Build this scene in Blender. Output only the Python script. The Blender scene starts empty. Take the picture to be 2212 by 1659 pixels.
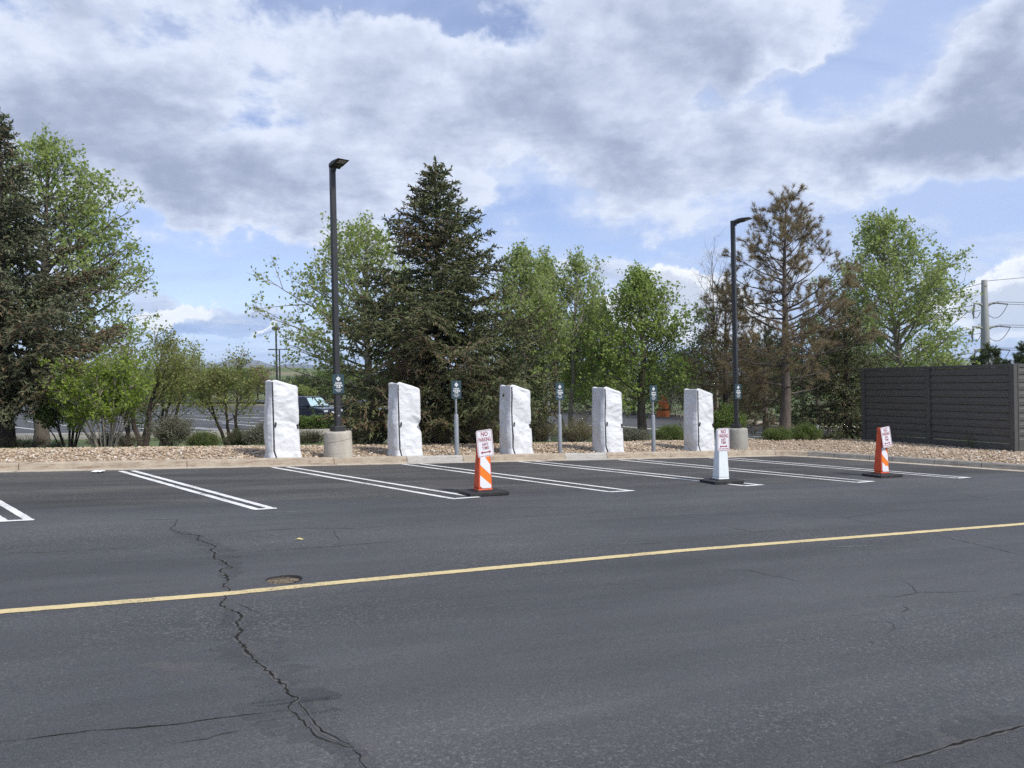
import bpy, bmesh, math, random
import numpy as np
from mathutils import Vector, Matrix, noise as mnoise
from mathutils.geometry import tessellate_polygon

random.seed(7)
scene = bpy.context.scene
COL = scene.collection
R = math.radians
UP = np.array([0.0, 0.0, 1.0])

# ------------------------------------------------------------------ camera
CW, CH, CF = 2212.0, 1659.0, 1662.0
CAMZ = 1.76
PITCH, ROLL = -0.0045, 0.020
_f = Vector((0, math.cos(PITCH), math.sin(PITCH)))
_u0 = Vector((0, -math.sin(PITCH), math.cos(PITCH)))
_r0 = Vector((1, 0, 0))
_r = _r0 * math.cos(ROLL) - _u0 * math.sin(ROLL)
_u = _r0 * math.sin(ROLL) + _u0 * math.cos(ROLL)
cam_d = bpy.data.cameras.new('camera')
cam = bpy.data.objects.new('camera', cam_d)
COL.objects.link(cam)
cam.matrix_world = Matrix(((_r.x, _u.x, -_f.x, 0), (_r.y, _u.y, -_f.y, 0), (_r.z, _u.z, -_f.z, CAMZ), (0, 0, 0, 1)))
cam_d.sensor_width = 36
cam_d.lens = 36 * CF / CW
cam_d.clip_start = 0.05
cam_d.clip_end = 30000
scene.camera = cam

# the lot falls gently to the right and away
GA, GB = -0.0386, -0.0140
def G(x, y): return GA * x + GB * y
def Lz(x, y): return -1.25 - 0.020 * max(-70, min(70, x)) - 0.004 * (max(-20, min(140, y)) - 48)
def ray(px, py): return _f + _r * ((px - CW / 2) / CF) + _u * ((CH / 2 - py) / CF)
def gpt(px, py, off=0.0):
    d = ray(px, py); t = (CAMZ - off) / (GA * d.x + GB * d.y - d.z)
    return Vector((t * d.x, t * d.y, CAMZ + t * d.z))
def lpt(px, py):
    d = ray(px, py); t = 30.0
    for _ in range(40):
        t = (CAMZ - Lz(t * d.x, t * d.y)) / (-d.z)
    return Vector((t * d.x, t * d.y, CAMZ + t * d.z))
def dpt(px, py, depth): return Vector((0, 0, CAMZ)) + ray(px, py) * depth
def ss(a, b, x):
    t = min(1, max(0, (x - a) / (b - a))); return t * t * (3 - 2 * t)

# kerb lines
KA, KB = gpt(0, 1016.5), gpt(1690, 982.6)
KU = Vector((KB.x - KA.x, KB.y - KA.y, 0)).normalized()
KN = Vector((-KU.y, KU.x, 0))
K2A, K2B = gpt(1740, 984.6), gpt(2212, 1016.5)
KU2 = Vector((K2B.x - K2A.x, K2B.y - K2A.y, 0)).normalized()
KN2 = Vector((-KU2.y, KU2.x, 0))
def s1(x, y): return (x - KA.x) * KN.x + (y - KA.y) * KN.y
def s2(x, y): return (x - K2A.x) * KN2.x + (y - K2A.y) * KN2.y
def rockh(o): return 0.125 + 0.10 * ss(0.17, 2.2, o)
def T(x, y):
    a, b = s1(x, y), s2(x, y)
    if a <= 0 and b <= 0: return G(x, y)
    o = math.hypot(max(a, 0), max(b, 0))
    z = G(x, y) + rockh(o)
    t = ss(2.3, 15, a)
    return z * (1 - t) + (Lz(x, y)) * t if a > 0 else z - 0.4 * ss(7, 14, b)

# ------------------------------------------------------------------ helpers
def tag(o, label=None, cat=None, group=None, kind=None):
    if label: o['label'] = label
    if cat: o['category'] = cat
    if group: o['group'] = group
    if kind: o['kind'] = kind
    return o
def empty(name, loc, rz=0.0, label=None, cat=None, group=None):
    o = bpy.data.objects.new(name, None); COL.objects.link(o)
    o.empty_display_size = 0.1
    o.location = loc; o.rotation_euler = (0, 0, rz)
    return tag(o, label, cat, group)
def link(name, me, mats, parent=None, bevel=0):
    o = bpy.data.objects.new(name, me); COL.objects.link(o)
    if mats is not None:
        for m in (mats if isinstance(mats, (list, tuple)) else [mats]): me.materials.append(m)
    if parent: o.parent = parent
    if bevel:
        b = o.modifiers.new('bevel', 'BEVEL'); b.width = bevel; b.segments = 2; b.limit_method = 'ANGLE'; b.angle_limit = R(40)
    return o
class MB:
    def __init__(s): s.v = []; s.f = []; s.m = []; s.s = []
    def add(s, vs, fs, mi=0, smooth=False):
        n = len(s.v); s.v += [tuple(v) for v in vs]
        for f in fs: s.f.append([i + n for i in f]); s.m.append(mi); s.s.append(smooth)
        return s
    def box(s, c, d, M=None, mi=0):
        x, y, z = d[0] / 2, d[1] / 2, d[2] / 2
        vs = [Vector((c[0] + i * x, c[1] + j * y, c[2] + k * z)) for k in (-1, 1) for j in (-1, 1) for i in (-1, 1)]
        if M is not None: vs = [M @ v for v in vs]
        return s.add(vs, [(0, 2, 3, 1), (4, 5, 7, 6), (0, 1, 5, 4), (2, 6, 7, 3), (0, 4, 6, 2), (1, 3, 7, 5)], mi)
    def frust(s, c, a, b, h, mi=0):      # rectangular frustum base (ax,ay) top (bx,by)
        vs = [(c[0] + i * a[0] / 2, c[1] + j * a[1] / 2, c[2]) for j in (-1, 1) for i in (-1, 1)]
        vs += [(c[0] + i * b[0] / 2, c[1] + j * b[1] / 2, c[2] + h) for j in (-1, 1) for i in (-1, 1)]
        return s.add(vs, [(0, 2, 3, 1), (4, 5, 7, 6), (0, 1, 5, 4), (2, 6, 7, 3), (0, 4, 6, 2), (1, 3, 7, 5)], mi)
    def lathe(s, prof, n=24, c=(0, 0, 0), cap=True, mi=0):
        vs = [(c[0] + r * math.cos(2 * math.pi * i / n), c[1] + r * math.sin(2 * math.pi * i / n), c[2] + z) for r, z in prof for i in range(n)]
        fs = [(k * n + i, k * n + (i + 1) % n, (k + 1) * n + (i + 1) % n, (k + 1) * n + i) for k in range(len(prof) - 1) for i in range(n)]
        s.add(vs, fs, mi, True)
        if cap:
            s.add(vs[:n], [tuple(range(n - 1, -1, -1))], mi); s.add(vs[-n:], [tuple(range(n))], mi)
        return s
    def tube(s, pts, rad, n=8, mi=0):
        pts = [Vector(p) for p in pts]
        if not isinstance(rad, (list, tuple)): rad = [rad] * len(pts)
        vs = []
        for i, p in enumerate(pts):
            t = (pts[min(i + 1, len(pts) - 1)] - pts[max(i - 1, 0)]).normalized()
            a = Vector((0, 0, 1)) if abs(t.z) < 0.9 else Vector((1, 0, 0))
            x = t.cross(a).normalized(); y = t.cross(x)
            vs += [p + (x * math.cos(2 * math.pi * k / n) + y * math.sin(2 * math.pi * k / n)) * rad[i] for k in range(n)]
        fs = [(i * n + k, i * n + (k + 1) % n, (i + 1) * n + (k + 1) % n, (i + 1) * n + k) for i in range(len(pts) - 1) for k in range(n)]
        s.add(vs, fs, mi, True)
        s.add(vs[:n], [tuple(range(n - 1, -1, -1))], mi); s.add(vs[-n:], [tuple(range(n))], mi)
        return s
    def prism(s, poly, y0, y1, mi=0, axis='y'):   # poly in xz, extruded along y
        n = len(poly)
        if axis == 'y': vs = [(p[0], y0, p[1]) for p in poly] + [(p[0], y1, p[1]) for p in poly]
        elif axis == 'z': vs = [(p[0], p[1], y0) for p in poly] + [(p[0], p[1], y1) for p in poly]
        else: vs = [(y0, p[0], p[1]) for p in poly] + [(y1, p[0], p[1]) for p in poly]
        fs = [tuple(range(n)), tuple(range(2 * n - 1, n - 1, -1))] + [(i, i + n, (i + 1) % n + n, (i + 1) % n) for i in range(n)]
        return s.add(vs, fs, mi)
    def build(s, name, mats, parent=None, bevel=0, fix=True):
        me = bpy.data.meshes.new(name)
        me.from_pydata(s.v, [], s.f)
        me.polygons.foreach_set('material_index', s.m); me.polygons.foreach_set('use_smooth', s.s)
        if fix:
            bm = bmesh.new(); bm.from_mesh(me)
            bmesh.ops.recalc_face_normals(bm, faces=bm.faces); bm.to_mesh(me); bm.free()
        me.update()
        return link(name, me, mats, parent, bevel)

def np_mesh(name, parts, mats, parent=None):
    """parts: list of (verts (n,3), faces (m,k), material index, smooth)"""
    parts = [p for p in parts if len(p[0]) and len(p[1])]
    V = np.concatenate([p[0] for p in parts]).astype(np.float32)
    loops, starts, mi, sm = [], [], [], []
    off = 0; ls = 0
    for v, f, m, s in parts:
        f = np.asarray(f, dtype=np.int32)
        loops.append((f + off).ravel()); k = f.shape[1]
        starts.append(ls + np.arange(len(f)) * k)
        mi.append(np.full(len(f), m)); sm.append(np.full(len(f), s))
        off += len(v); ls += f.size
    loops = np.concatenate(loops); starts = np.concatenate(starts)
    me = bpy.data.meshes.new(name)
    me.vertices.add(len(V)); me.vertices.foreach_set('co', V.ravel())
    me.loops.add(len(loops)); me.loops.foreach_set('vertex_index', loops)
    me.polygons.add(len(starts)); me.polygons.foreach_set('loop_start', starts.astype(np.int32))
    me.polygons.foreach_set('material_index', np.concatenate(mi).astype(np.int32))
    me.polygons.foreach_set('use_smooth', np.concatenate(sm).astype(bool))
    me.update(calc_edges=True); me.validate()
    return link(name, me, mats, parent)

# ------------------------------------------------------------------ materials
def nodes(m):
    m.use_nodes = True
    return m.node_tree.nodes, m.node_tree.links
def ramp(N, stops, interp='LINEAR'):
    r = N.new('ShaderNodeValToRGB'); e = r.color_ramp.elements
    r.color_ramp.interpolation = interp
    while len(e) < len(stops): e.new(0.5)
    for i, (p, c) in enumerate(stops):
        e[i].position = p; e[i].color = (*c, 1)
    return r
def mat(name, col, rough=0.6, var=0.0, vscale=6.0, bump=0.0, bscale=40.0, metal=0.0, spec=0.5, stretch=None, col2=None, detail=5):
    m = bpy.data.materials.new(name); N, K = nodes(m)
    b = N['Principled BSDF']
    b.inputs['Roughness'].default_value = rough; b.inputs['Metallic'].default_value = metal
    b.inputs['Specular IOR Level'].default_value = spec
    b.inputs['Base Color'].default_value = (*col, 1)
    tc = N.new('ShaderNodeTexCoord'); vec = tc.outputs['Object']
    if stretch:
        mp = N.new('ShaderNodeMapping'); mp.inputs['Scale'].default_value = stretch
        K.new(vec, mp.inputs['Vector']); vec = mp.outputs['Vector']
    if var or col2:
        n = N.new('ShaderNodeTexNoise'); n.inputs['Scale'].default_value = vscale; n.inputs['Detail'].default_value = detail
        n.inputs['Roughness'].default_value = 0.65
        K.new(vec, n.inputs['Vector'])
        c2 = col2 if col2 else tuple(max(0, c * (1 - var)) for c in col)
        c1 = col if col2 else tuple(min(1, c * (1 + var)) for c in col)
        r = ramp(N, [(0.3, c2), (0.7, c1)]); K.new(n.outputs['Fac'], r.inputs['Fac']); K.new(r.outputs['Color'], b.inputs['Base Color'])
    if bump:
        n2 = N.new('ShaderNodeTexNoise'); n2.inputs['Scale'].default_value = bscale; n2.inputs['Detail'].default_value = 4
        K.new(vec, n2.inputs['Vector'])
        bp = N.new('ShaderNodeBump'); bp.inputs['Strength'].default_value = bump; bp.inputs['Distance'].default_value = 0.02
        K.new(n2.outputs['Fac'], bp.inputs['Height']); K.new(bp.outputs['Normal'], b.inputs['Normal'])
    return m
def leaf_mat(name, cols, trans=0.35, rough=0.5, patch=None, pscale=0.6):
    """per-leaf colour variation, some light through the leaf; patch: a second colour in large patches"""
    m = bpy.data.materials.new(name); N, K = nodes(m)
    b = N['Principled BSDF']; out = N['Material Output']
    g = N.new('ShaderNodeNewGeometry')
    r = ramp(N, [(i / (len(cols) - 1), c) for i, c in enumerate(cols)])
    K.new(g.outputs['Random Per Island'], r.inputs['Fac'])
    colo = r.outputs['Color']
    if patch:
        tc = N.new('ShaderNodeTexCoord'); n = N.new('ShaderNodeTexNoise'); n.inputs['Scale'].default_value = pscale; n.inputs['Detail'].default_value = 4
        K.new(tc.outputs['Object'], n.inputs['Vector'])
        rr = ramp(N, [(0.45, (0, 0, 0)), (0.62, (1, 1, 1))]); K.new(n.outputs['Fac'], rr.inputs['Fac'])
        mx = N.new('ShaderNodeMix'); mx.data_type = 'RGBA'
        K.new(rr.outputs['Color'], mx.inputs[0]); K.new(colo, mx.inputs[6]); mx.inputs[7].default_value = (*patch, 1)
        colo = mx.outputs[2]
    K.new(colo, b.inputs['Base Color']); b.inputs['Roughness'].default_value = rough; b.inputs['Specular IOR Level'].default_value = 0.3
    if trans:
        t = N.new('ShaderNodeBsdfTranslucent'); K.new(colo, t.inputs['Color'])
        mix = N.new('ShaderNodeMixShader'); mix.inputs[0].default_value = trans
        K.new(b.outputs[0], mix.inputs[1]); K.new(t.outputs[0], mix.inputs[2]); K.new(mix.outputs[0], out.inputs['Surface'])
    return m

def asphalt_mat(name, local_split=True):
    m = bpy.data.materials.new(name); N, K = nodes(m); b = N['Principled BSDF']
    tc = N.new('ShaderNodeTexCoord'); V = tc.outputs['Object']
    def noise(sc, det=4, rough=0.6, stretch=None):
        v = V
        if stretch:
            mp = N.new('ShaderNodeMapping'); mp.inputs['Scale'].default_value = stretch; K.new(V, mp.inputs['Vector']); v = mp.outputs['Vector']
        n = N.new('ShaderNodeTexNoise'); n.inputs['Scale'].default_value = sc; n.inputs['Detail'].default_value = det; n.inputs['Roughness'].default_value = rough
        K.new(v, n.inputs['Vector']); return n.outputs['Fac']
    def mixc(f, a, c, mode='MIX'):
        x = N.new('ShaderNodeMix'); x.data_type = 'RGBA'; x.blend_type = mode
        for s, val in ((0, f), (6, a), (7, c)):
            if isinstance(val, tuple): x.inputs[s].default_value = (*val, 1)
            elif isinstance(val, (int, float)): x.inputs[s].default_value = val
            else: K.new(val, x.inputs[s])
        return x.outputs[2]
    def rf(fac, stops):
        r = ramp(N, stops); K.new(fac, r.inputs['Fac']); return r.outputs['Color']
    W, BL = (1, 1, 1), (0, 0, 0)
    lane = rf(noise(0.55, 6, 0.6, (0.35, 1, 1)), [(0.28, (0.050, 0.052, 0.0555)), (0.5, (0.0645, 0.0665, 0.0705)), (0.72, (0.083, 0.0845, 0.0875))])
    stall = rf(noise(1.1, 8, 0.7, (0.16, 1, 1)), [(0.3, (0.033, 0.0328, 0.0328)), (0.48, (0.052, 0.0508, 0.0495)), (0.66, (0.096, 0.090, 0.083))])
    sep = N.new('ShaderNodeSeparateXYZ'); K.new(V, sep.inputs[0])
    wob = N.new('ShaderNodeMath'); wob.operation = 'MULTIPLY_ADD'; K.new(noise(0.6, 5), wob.inputs[0]); wob.inputs[1].default_value = 1.6; K.new(sep.outputs['Y'], wob.inputs[2])
    mr = N.new('ShaderNodeMapRange'); mr.interpolation_type = 'SMOOTHSTEP'
    mr.inputs['From Min'].default_value = -5.6; mr.inputs['From Max'].default_value = -4.3
    K.new(wob.outputs[0], mr.inputs['Value'])
    c = mixc(mr.outputs['Result'], lane, stall) if local_split else mixc(0.5, lane, stall)
    # dusty scrapes, worn aggregate, specks
    c = mixc(rf(noise(2.2, 7, 0.75, (0.10, 1, 1)), [(0.60, BL), (0.74, (0.35,) * 3)]), c, (0.125, 0.116, 0.104))
    c = mixc(1.0, c, rf(noise(1.5, 6, 0.7, (0.05, 1, 1)), [(0.35, (0.86,) * 3), (0.65, (1.12,) * 3)]), 'MULTIPLY')
    worn = N.new('ShaderNodeMath'); worn.operation = 'MULTIPLY'
    K.new(rf(noise(0.5, 6, 0.65, (0.4, 1, 1)), [(0.43, BL), (0.62, W)]), worn.inputs[0])
    K.new(rf(noise(38, 4, 0.75), [(0.53, BL), (0.62, (0.8,) * 3)]), worn.inputs[1])
    c = mixc(worn.outputs[0], c, (0.165, 0.160, 0.154))
    grain = rf(noise(85, 4, 0.85), [(0.30, (0.45,) * 3), (0.5, (0.97,) * 3), (0.70, (1.6,) * 3)])
    c = mixc(1.0, c, grain, 'MULTIPLY')
    vo = N.new('ShaderNodeTexVoronoi'); vo.inputs['Scale'].default_value = 14; K.new(V, vo.inputs['Vector'])
    sp = N.new('ShaderNodeMath'); sp.operation = 'MULTIPLY'
    K.new(rf(vo.outputs['Distance'], [(0.05, W), (0.11, BL)]), sp.inputs[0]); K.new(rf(noise(5, 3), [(0.50, BL), (0.6, (0.7,) * 3)]), sp.inputs[1])
    c = mixc(sp.outputs[0], c, (0.21, 0.20, 0.19))
    K.new(c, b.inputs['Base Color'])
    K.new(rf(noise(3, 4), [(0.3, (0.62,) * 3), (0.7, (0.85,) * 3)]), b.inputs['Roughness'])
    b.inputs['Specular IOR Level'].default_value = 0.35
    bp = N.new('ShaderNodeBump'); bp.inputs['Strength'].default_value = 0.55; bp.inputs['Distance'].default_value = 0.006
    K.new(noise(110, 4, 0.8), bp.inputs['Height']); K.new(bp.outputs['Normal'], b.inputs['Normal'])
    return m

def paint_mat(name, col, worn, sc=28, lo=0.56, hi=0.66):
    m = bpy.data.materials.new(name); N, K = nodes(m); b = N['Principled BSDF']
    tc = N.new('ShaderNodeTexCoord'); n = N.new('ShaderNodeTexNoise'); n.inputs['Scale'].default_value = sc; n.inputs['Detail'].default_value = 6; n.inputs['Roughness'].default_value = 0.75
    K.new(tc.outputs['Object'], n.inputs['Vector'])
    n2 = N.new('ShaderNodeTexNoise'); n2.inputs['Scale'].default_value = 1.7; n2.inputs['Detail'].default_value = 5; K.new(tc.outputs['Object'], n2.inputs['Vector'])
    ad = N.new('ShaderNodeMath'); ad.operation = 'MULTIPLY_ADD'; K.new(n2.outputs['Fac'], ad.inputs[0]); ad.inputs[1].default_value = 0.5; K.new(n.outputs['Fac'], ad.inputs[2])
    sb = N.new('ShaderNodeMath'); sb.operation = 'SUBTRACT'; K.new(ad.outputs[0], sb.inputs[0]); sb.inputs[1].default_value = 0.25
    r = ramp(N, [(0.35, tuple(min(1, c * 1.05) for c in col)), (lo, tuple(c * 0.9 for c in col)), (hi, worn)])
    K.new(sb.outputs[0], r.inputs['Fac']); K.new(r.outputs['Color'], b.inputs['Base Color']); b.inputs['Roughness'].default_value = 0.75
    return m

M = {}
M['asphalt'] = asphalt_mat('asphalt')
M['asphalt_far'] = asphalt_mat('asphalt_far', False)
M['white_paint'] = paint_mat('white_paint', (0.72, 0.72, 0.70), (0.20, 0.19, 0.18))
M['yellow_paint'] = paint_mat('yellow_paint', (0.585, 0.475, 0.25), (0.20, 0.17, 0.12))
M['ghost_paint'] = paint_mat('ghost_paint', (0.15, 0.168, 0.164), (0.058, 0.059, 0.062), lo=0.42, hi=0.55)
M['crack'] = mat('crack', (0.012, 0.011, 0.010), 0.95, col2=(0.030, 0.028, 0.025), vscale=9, spec=0.1)
M['hairline'] = mat('hairline', (0.022, 0.022, 0.023), 0.95, col2=(0.048, 0.049, 0.051), vscale=5)
M['crack_lip'] = mat('crack_lip', (0.085, 0.085, 0.084), 0.9, col2=(0.048, 0.050, 0.053), vscale=8)
def kerb_mat(name, a, b2, stain):
    m = mat(name, a, 0.9, col2=b2, vscale=5, bump=0.5, bscale=60, detail=8); N, K = nodes(m); b = N['Principled BSDF']
    src = b.inputs['Base Color'].links[0].from_socket
    tc = N.new('ShaderNodeTexCoord'); mp = N.new('ShaderNodeMapping'); mp.inputs['Rotation'].default_value = (0, 0, -math.atan2(KU.y, KU.x)); mp.inputs['Scale'].default_value = (1.0, 1, 9)
    K.new(tc.outputs['Object'], mp.inputs['Vector'])
    n = N.new('ShaderNodeTexNoise'); n.inputs['Scale'].default_value = 2.6; n.inputs['Detail'].default_value = 8; n.inputs['Roughness'].default_value = 0.7; K.new(mp.outputs[0], n.inputs['Vector'])
    r = ramp(N, [(0.53, (0, 0, 0)), (0.63, (0.9,) * 3)]); K.new(n.outputs['Fac'], r.inputs['Fac'])
    x = N.new('ShaderNodeMix'); x.data_type = 'RGBA'; K.new(r.outputs['Color'], x.inputs[0]); K.new(src, x.inputs[6]); x.inputs[7].default_value = (*stain, 1)
    K.new(x.outputs[2], b.inputs['Base Color']); return m
M['kerb_tan'] = kerb_mat('kerb_tan', (0.45, 0.385, 0.295), (0.30, 0.25, 0.19), (0.20, 0.13, 0.09))
M['kerb_pale'] = kerb_mat('kerb_pale', (0.46, 0.44, 0.405), (0.37, 0.35, 0.315), (0.28, 0.25, 0.22))
M['kerb_grey'] = kerb_mat('kerb_grey', (0.31, 0.295, 0.265), (0.225, 0.21, 0.185), (0.14, 0.125, 0.105))
M['gutter'] = kerb_mat('gutter_concrete', (0.51, 0.445, 0.35), (0.375, 0.32, 0.25), (0.23, 0.18, 0.14))
M['concrete'] = mat('concrete', (0.50, 0.465, 0.395), 0.9, col2=(0.34, 0.315, 0.265), vscale=4, bump=0.35, bscale=50, detail=8, stretch=(1, 1, 0.6))
M['concrete_grey'] = mat('concrete_grey', (0.40, 0.39, 0.345), 0.9, col2=(0.25, 0.24, 0.21), vscale=4, bump=0.35, bscale=50, detail=8, stretch=(1, 1, 0.4))
def stone_mat():
    m = bpy.data.materials.new('river_stone'); N, K = nodes(m); b = N['Principled BSDF']
    g = N.new('ShaderNodeNewGeometry')
    r = ramp(N, [(0.0, (0.24, 0.18, 0.125)), (0.2, (0.43, 0.33, 0.225)), (0.45, (0.54, 0.43, 0.305)), (0.65, (0.40, 0.285, 0.19)), (0.85, (0.60, 0.51, 0.39)), (0.97, (0.62, 0.57, 0.50))])
    K.new(g.outputs['Random Per Island'], r.inputs['Fac'])
    tc = N.new('ShaderNodeTexCoord'); n = N.new('ShaderNodeTexNoise'); n.inputs['Scale'].default_value = 30; n.inputs['Detail'].default_value = 4; K.new(tc.outputs['Object'], n.inputs['Vector'])
    rr = ramp(N, [(0.3, (0.72,) * 3), (0.7, (1.15,) * 3)]); K.new(n.outputs['Fac'], rr.inputs['Fac'])
    x = N.new('ShaderNodeMix'); x.data_type = 'RGBA'; x.blend_type = 'MULTIPLY'; x.inputs[0].default_value = 1; K.new(r.outputs['Color'], x.inputs[6]); K.new(rr.outputs['Color'], x.inputs[7])
    K.new(x.outputs[2], b.inputs['Base Color']); b.inputs['Roughness'].default_value = 0.85; return m
M['stone'] = stone_mat()
M['gravel_base'] = mat('gravel_base', (0.38, 0.30, 0.215), 0.95, col2=(0.20, 0.15, 0.105), vscale=14, bump=0.6, bscale=20)
M['cover'] = None
def cover_mat():
    m = bpy.data.materials.new('white_tarp'); N, K = nodes(m); b = N['Principled BSDF']
    b.inputs['Roughness'].default_value = 0.42; b.inputs['Specular IOR Level'].default_value = 0.45
    tc = N.new('ShaderNodeTexCoord')
    n = N.new('ShaderNodeTexNoise'); n.inputs['Scale'].default_value = 3; n.inputs['Detail'].default_value = 6; K.new(tc.outputs['Object'], n.inputs['Vector'])
    r = ramp(N, [(0.3, (0.64, 0.65, 0.66)), (0.6, (0.70, 0.71, 0.72))]); K.new(n.outputs['Fac'], r.inputs['Fac']); K.new(r.outputs['Color'], b.inputs['Base Color'])
    mp = N.new('ShaderNodeMapping'); mp.inputs['Scale'].default_value = (1, 1, 1.7); mp.inputs['Rotation'].default_value = (0.2, 0.5, 0.3); K.new(tc.outputs['Object'], mp.inputs['Vector'])
    hs = []
    for sc, dist in ((3.2, 1.4), (7.5, 1.2)):
        q = N.new('ShaderNodeTexNoise'); q.inputs['Scale'].default_value = sc; q.inputs['Detail'].default_value = 3; q.inputs['Distortion'].default_value = dist
        K.new(mp.outputs[0], q.inputs['Vector'])
        a = N.new('ShaderNodeMath'); a.operation = 'SUBTRACT'; K.new(q.outputs['Fac'], a.inputs[0]); a.inputs[1].default_value = 0.5
        ab = N.new('ShaderNodeMath'); ab.operation = 'ABSOLUTE'; K.new(a.outputs[0], ab.inputs[0])
        mu = N.new('ShaderNodeMath'); mu.operation = 'MULTIPLY'; K.new(ab.outputs[0], mu.inputs[0]); mu.inputs[1].default_value = 4.0 / sc
        hs.append(mu.outputs[0])
    s = N.new('ShaderNodeMath'); s.operation = 'ADD'; K.new(hs[0], s.inputs[0]); K.new(hs[1], s.inputs[1])
    s3 = s
    bp = N.new('ShaderNodeBump'); bp.inputs['Strength'].default_value = 0.22; bp.inputs['Distance'].default_value = 0.05; bp.invert = True
    K.new(s3.outputs[0], bp.inputs['Height']); K.new(bp.outputs['Normal'], b.inputs['Normal'])
    return m
M['cover'] = cover_mat()
M['black_web'] = mat('black_webbing', (0.02, 0.018, 0.025), 0.7)
M['pole_dark'] = mat('dark_bronze_paint', (0.030, 0.031, 0.032), 0.42, var=0.2, vscale=3)
M['lens'] = mat('lamp_lens', (0.35, 0.34, 0.32), 0.35)
M['galv'] = mat('galvanised_steel', (0.27, 0.29, 0.31), 0.5, var=0.12, vscale=9, metal=0.25)
M['bolt'] = mat('bolt_steel', (0.55, 0.56, 0.58), 0.4, metal=0.6)
M['sign_teal'] = mat('sign_slate', (0.024, 0.052, 0.066), 0.45, var=0.08, vscale=5)
M['sign_white'] = mat('sign_white', (0.80, 0.81, 0.82), 0.5)
M['sign_face'] = mat('sign_face', (0.74, 0.73, 0.76), 0.4, var=0.05, vscale=8)
M['sign_red'] = mat('sign_red', (0.30, 0.030, 0.050), 0.5, var=0.25, vscale=30)
M['orange'] = mat('orange_plastic', (0.72, 0.105, 0.030), 0.5, col2=(0.58, 0.07, 0.022), vscale=7, detail=7)
M['orange_tape'] = mat('orange_sheeting', (0.80, 0.20, 0.015), 0.4, var=0.06, vscale=12)
M['white_tape'] = mat('white_sheeting', (0.74, 0.74, 0.78), 0.4, var=0.06, vscale=15, stretch=(6, 1, 1))
M['white_plastic'] = mat('white_painted_plastic', (0.70, 0.745, 0.755), 0.5, var=0.05, vscale=5, bump=0.15, bscale=9)
M['rubber'] = mat('recycled_rubber', (0.022, 0.022, 0.023), 0.8, var=0.4, vscale=12, bump=0.4, bscale=70)
M['fence'] = mat('dark_composite', (0.080, 0.076, 0.068), 0.6, var=0.2, vscale=2.5, stretch=(1, 1, 8), bump=0.1, bscale=80)
M['fence_post'] = mat('dark_composite_post', (0.072, 0.071, 0.066), 0.6, var=0.14, vscale=3)
M['bark'] = mat('bark', (0.155, 0.13, 0.105), 0.95, col2=(0.060, 0.048, 0.038), vscale=7, bump=0.9, bscale=14, stretch=(2, 2, 0.35), detail=8)
M['bark_pale'] = mat('bark_pale', (0.33, 0.295, 0.245), 0.9, col2=(0.17, 0.15, 0.12), vscale=9, bump=0.6, bscale=16, stretch=(2, 2, 0.4))
M['bark_dark'] = mat('bark_dark', (0.075, 0.058, 0.048), 0.95, col2=(0.028, 0.022, 0.018), vscale=7, bump=0.8, bscale=16, stretch=(2, 2, 0.4))
M['bark_pine'] = mat('bark_pine', (0.155, 0.125, 0.105), 0.95, col2=(0.06, 0.05, 0.043), vscale=6, bump=0.9, bscale=14, stretch=(2, 2, 0.4), detail=8)
M['twig_olive'] = mat('twig_olive', (0.20, 0.18, 0.085), 0.9, var=0.25, vscale=3)
M['dead_twig'] = mat('dead_twig', (0.20, 0.17, 0.12), 0.9, var=0.3, vscale=4)
M['leaf_cotton'] = leaf_mat('cottonwood_leaf', [(0.22, 0.30, 0.070), (0.30, 0.395, 0.10), (0.37, 0.45, 0.14), (0.42, 0.48, 0.23)], 0.58)
M['leaf_cotton2'] = leaf_mat('cottonwood_leaf_fresh', [(0.20, 0.295, 0.055), (0.285, 0.39, 0.085), (0.36, 0.45, 0.13)], 0.58)
M['leaf_bright'] = leaf_mat('bright_leaf', [(0.15, 0.24, 0.03), (0.24, 0.34, 0.048), (0.34, 0.42, 0.085)], 0.52)
M['leaf_olive'] = leaf_mat('olive_leaf', [(0.18, 0.22, 0.055), (0.26, 0.305, 0.082), (0.335, 0.375, 0.135)], 0.52)
M['leaf_dark'] = leaf_mat('dark_leaf', [(0.032, 0.050, 0.018), (0.058, 0.082, 0.027), (0.085, 0.112, 0.038)], 0.3)
M['leaf_mid'] = leaf_mat('mid_leaf', [(0.090, 0.145, 0.032), (0.145, 0.215, 0.048), (0.205, 0.28, 0.072)], 0.48)
M['leaf_sage'] = leaf_mat('sage_leaf', [(0.12, 0.13, 0.085), (0.18, 0.19, 0.125), (0.25, 0.255, 0.185)], 0.25)
M['leaf_red'] = leaf_mat('red_leaf', [(0.11, 0.015, 0.02), (0.2, 0.03, 0.035)], 0.3)
M['twig_brush'] = leaf_mat('brush_twig', [(0.085, 0.065, 0.048), (0.15, 0.12, 0.088), (0.23, 0.19, 0.145)], 0)
M['needle'] = leaf_mat('spruce_needle', [(0.050, 0.066, 0.024), (0.092, 0.112, 0.040), (0.150, 0.168, 0.066)], 0.12, 0.6)
M['needle_blue'] = leaf_mat('spruce_needle_cool', [(0.055, 0.068, 0.036), (0.098, 0.114, 0.058), (0.155, 0.172, 0.095)], 0.12, 0.6)
M['needle_brown'] = leaf_mat('spruce_needle_dry', [(0.085, 0.058, 0.032), (0.130, 0.090, 0.050), (0.18, 0.13, 0.075)], 0.12, 0.7)
M['needle_rust'] = leaf_mat('pine_needle_dry', [(0.21, 0.150, 0.09), (0.29, 0.215, 0.135), (0.37, 0.29, 0.19), (0.22, 0.20, 0.09), (0.17, 0.17, 0.07)], 0.4, 0.7)
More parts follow.
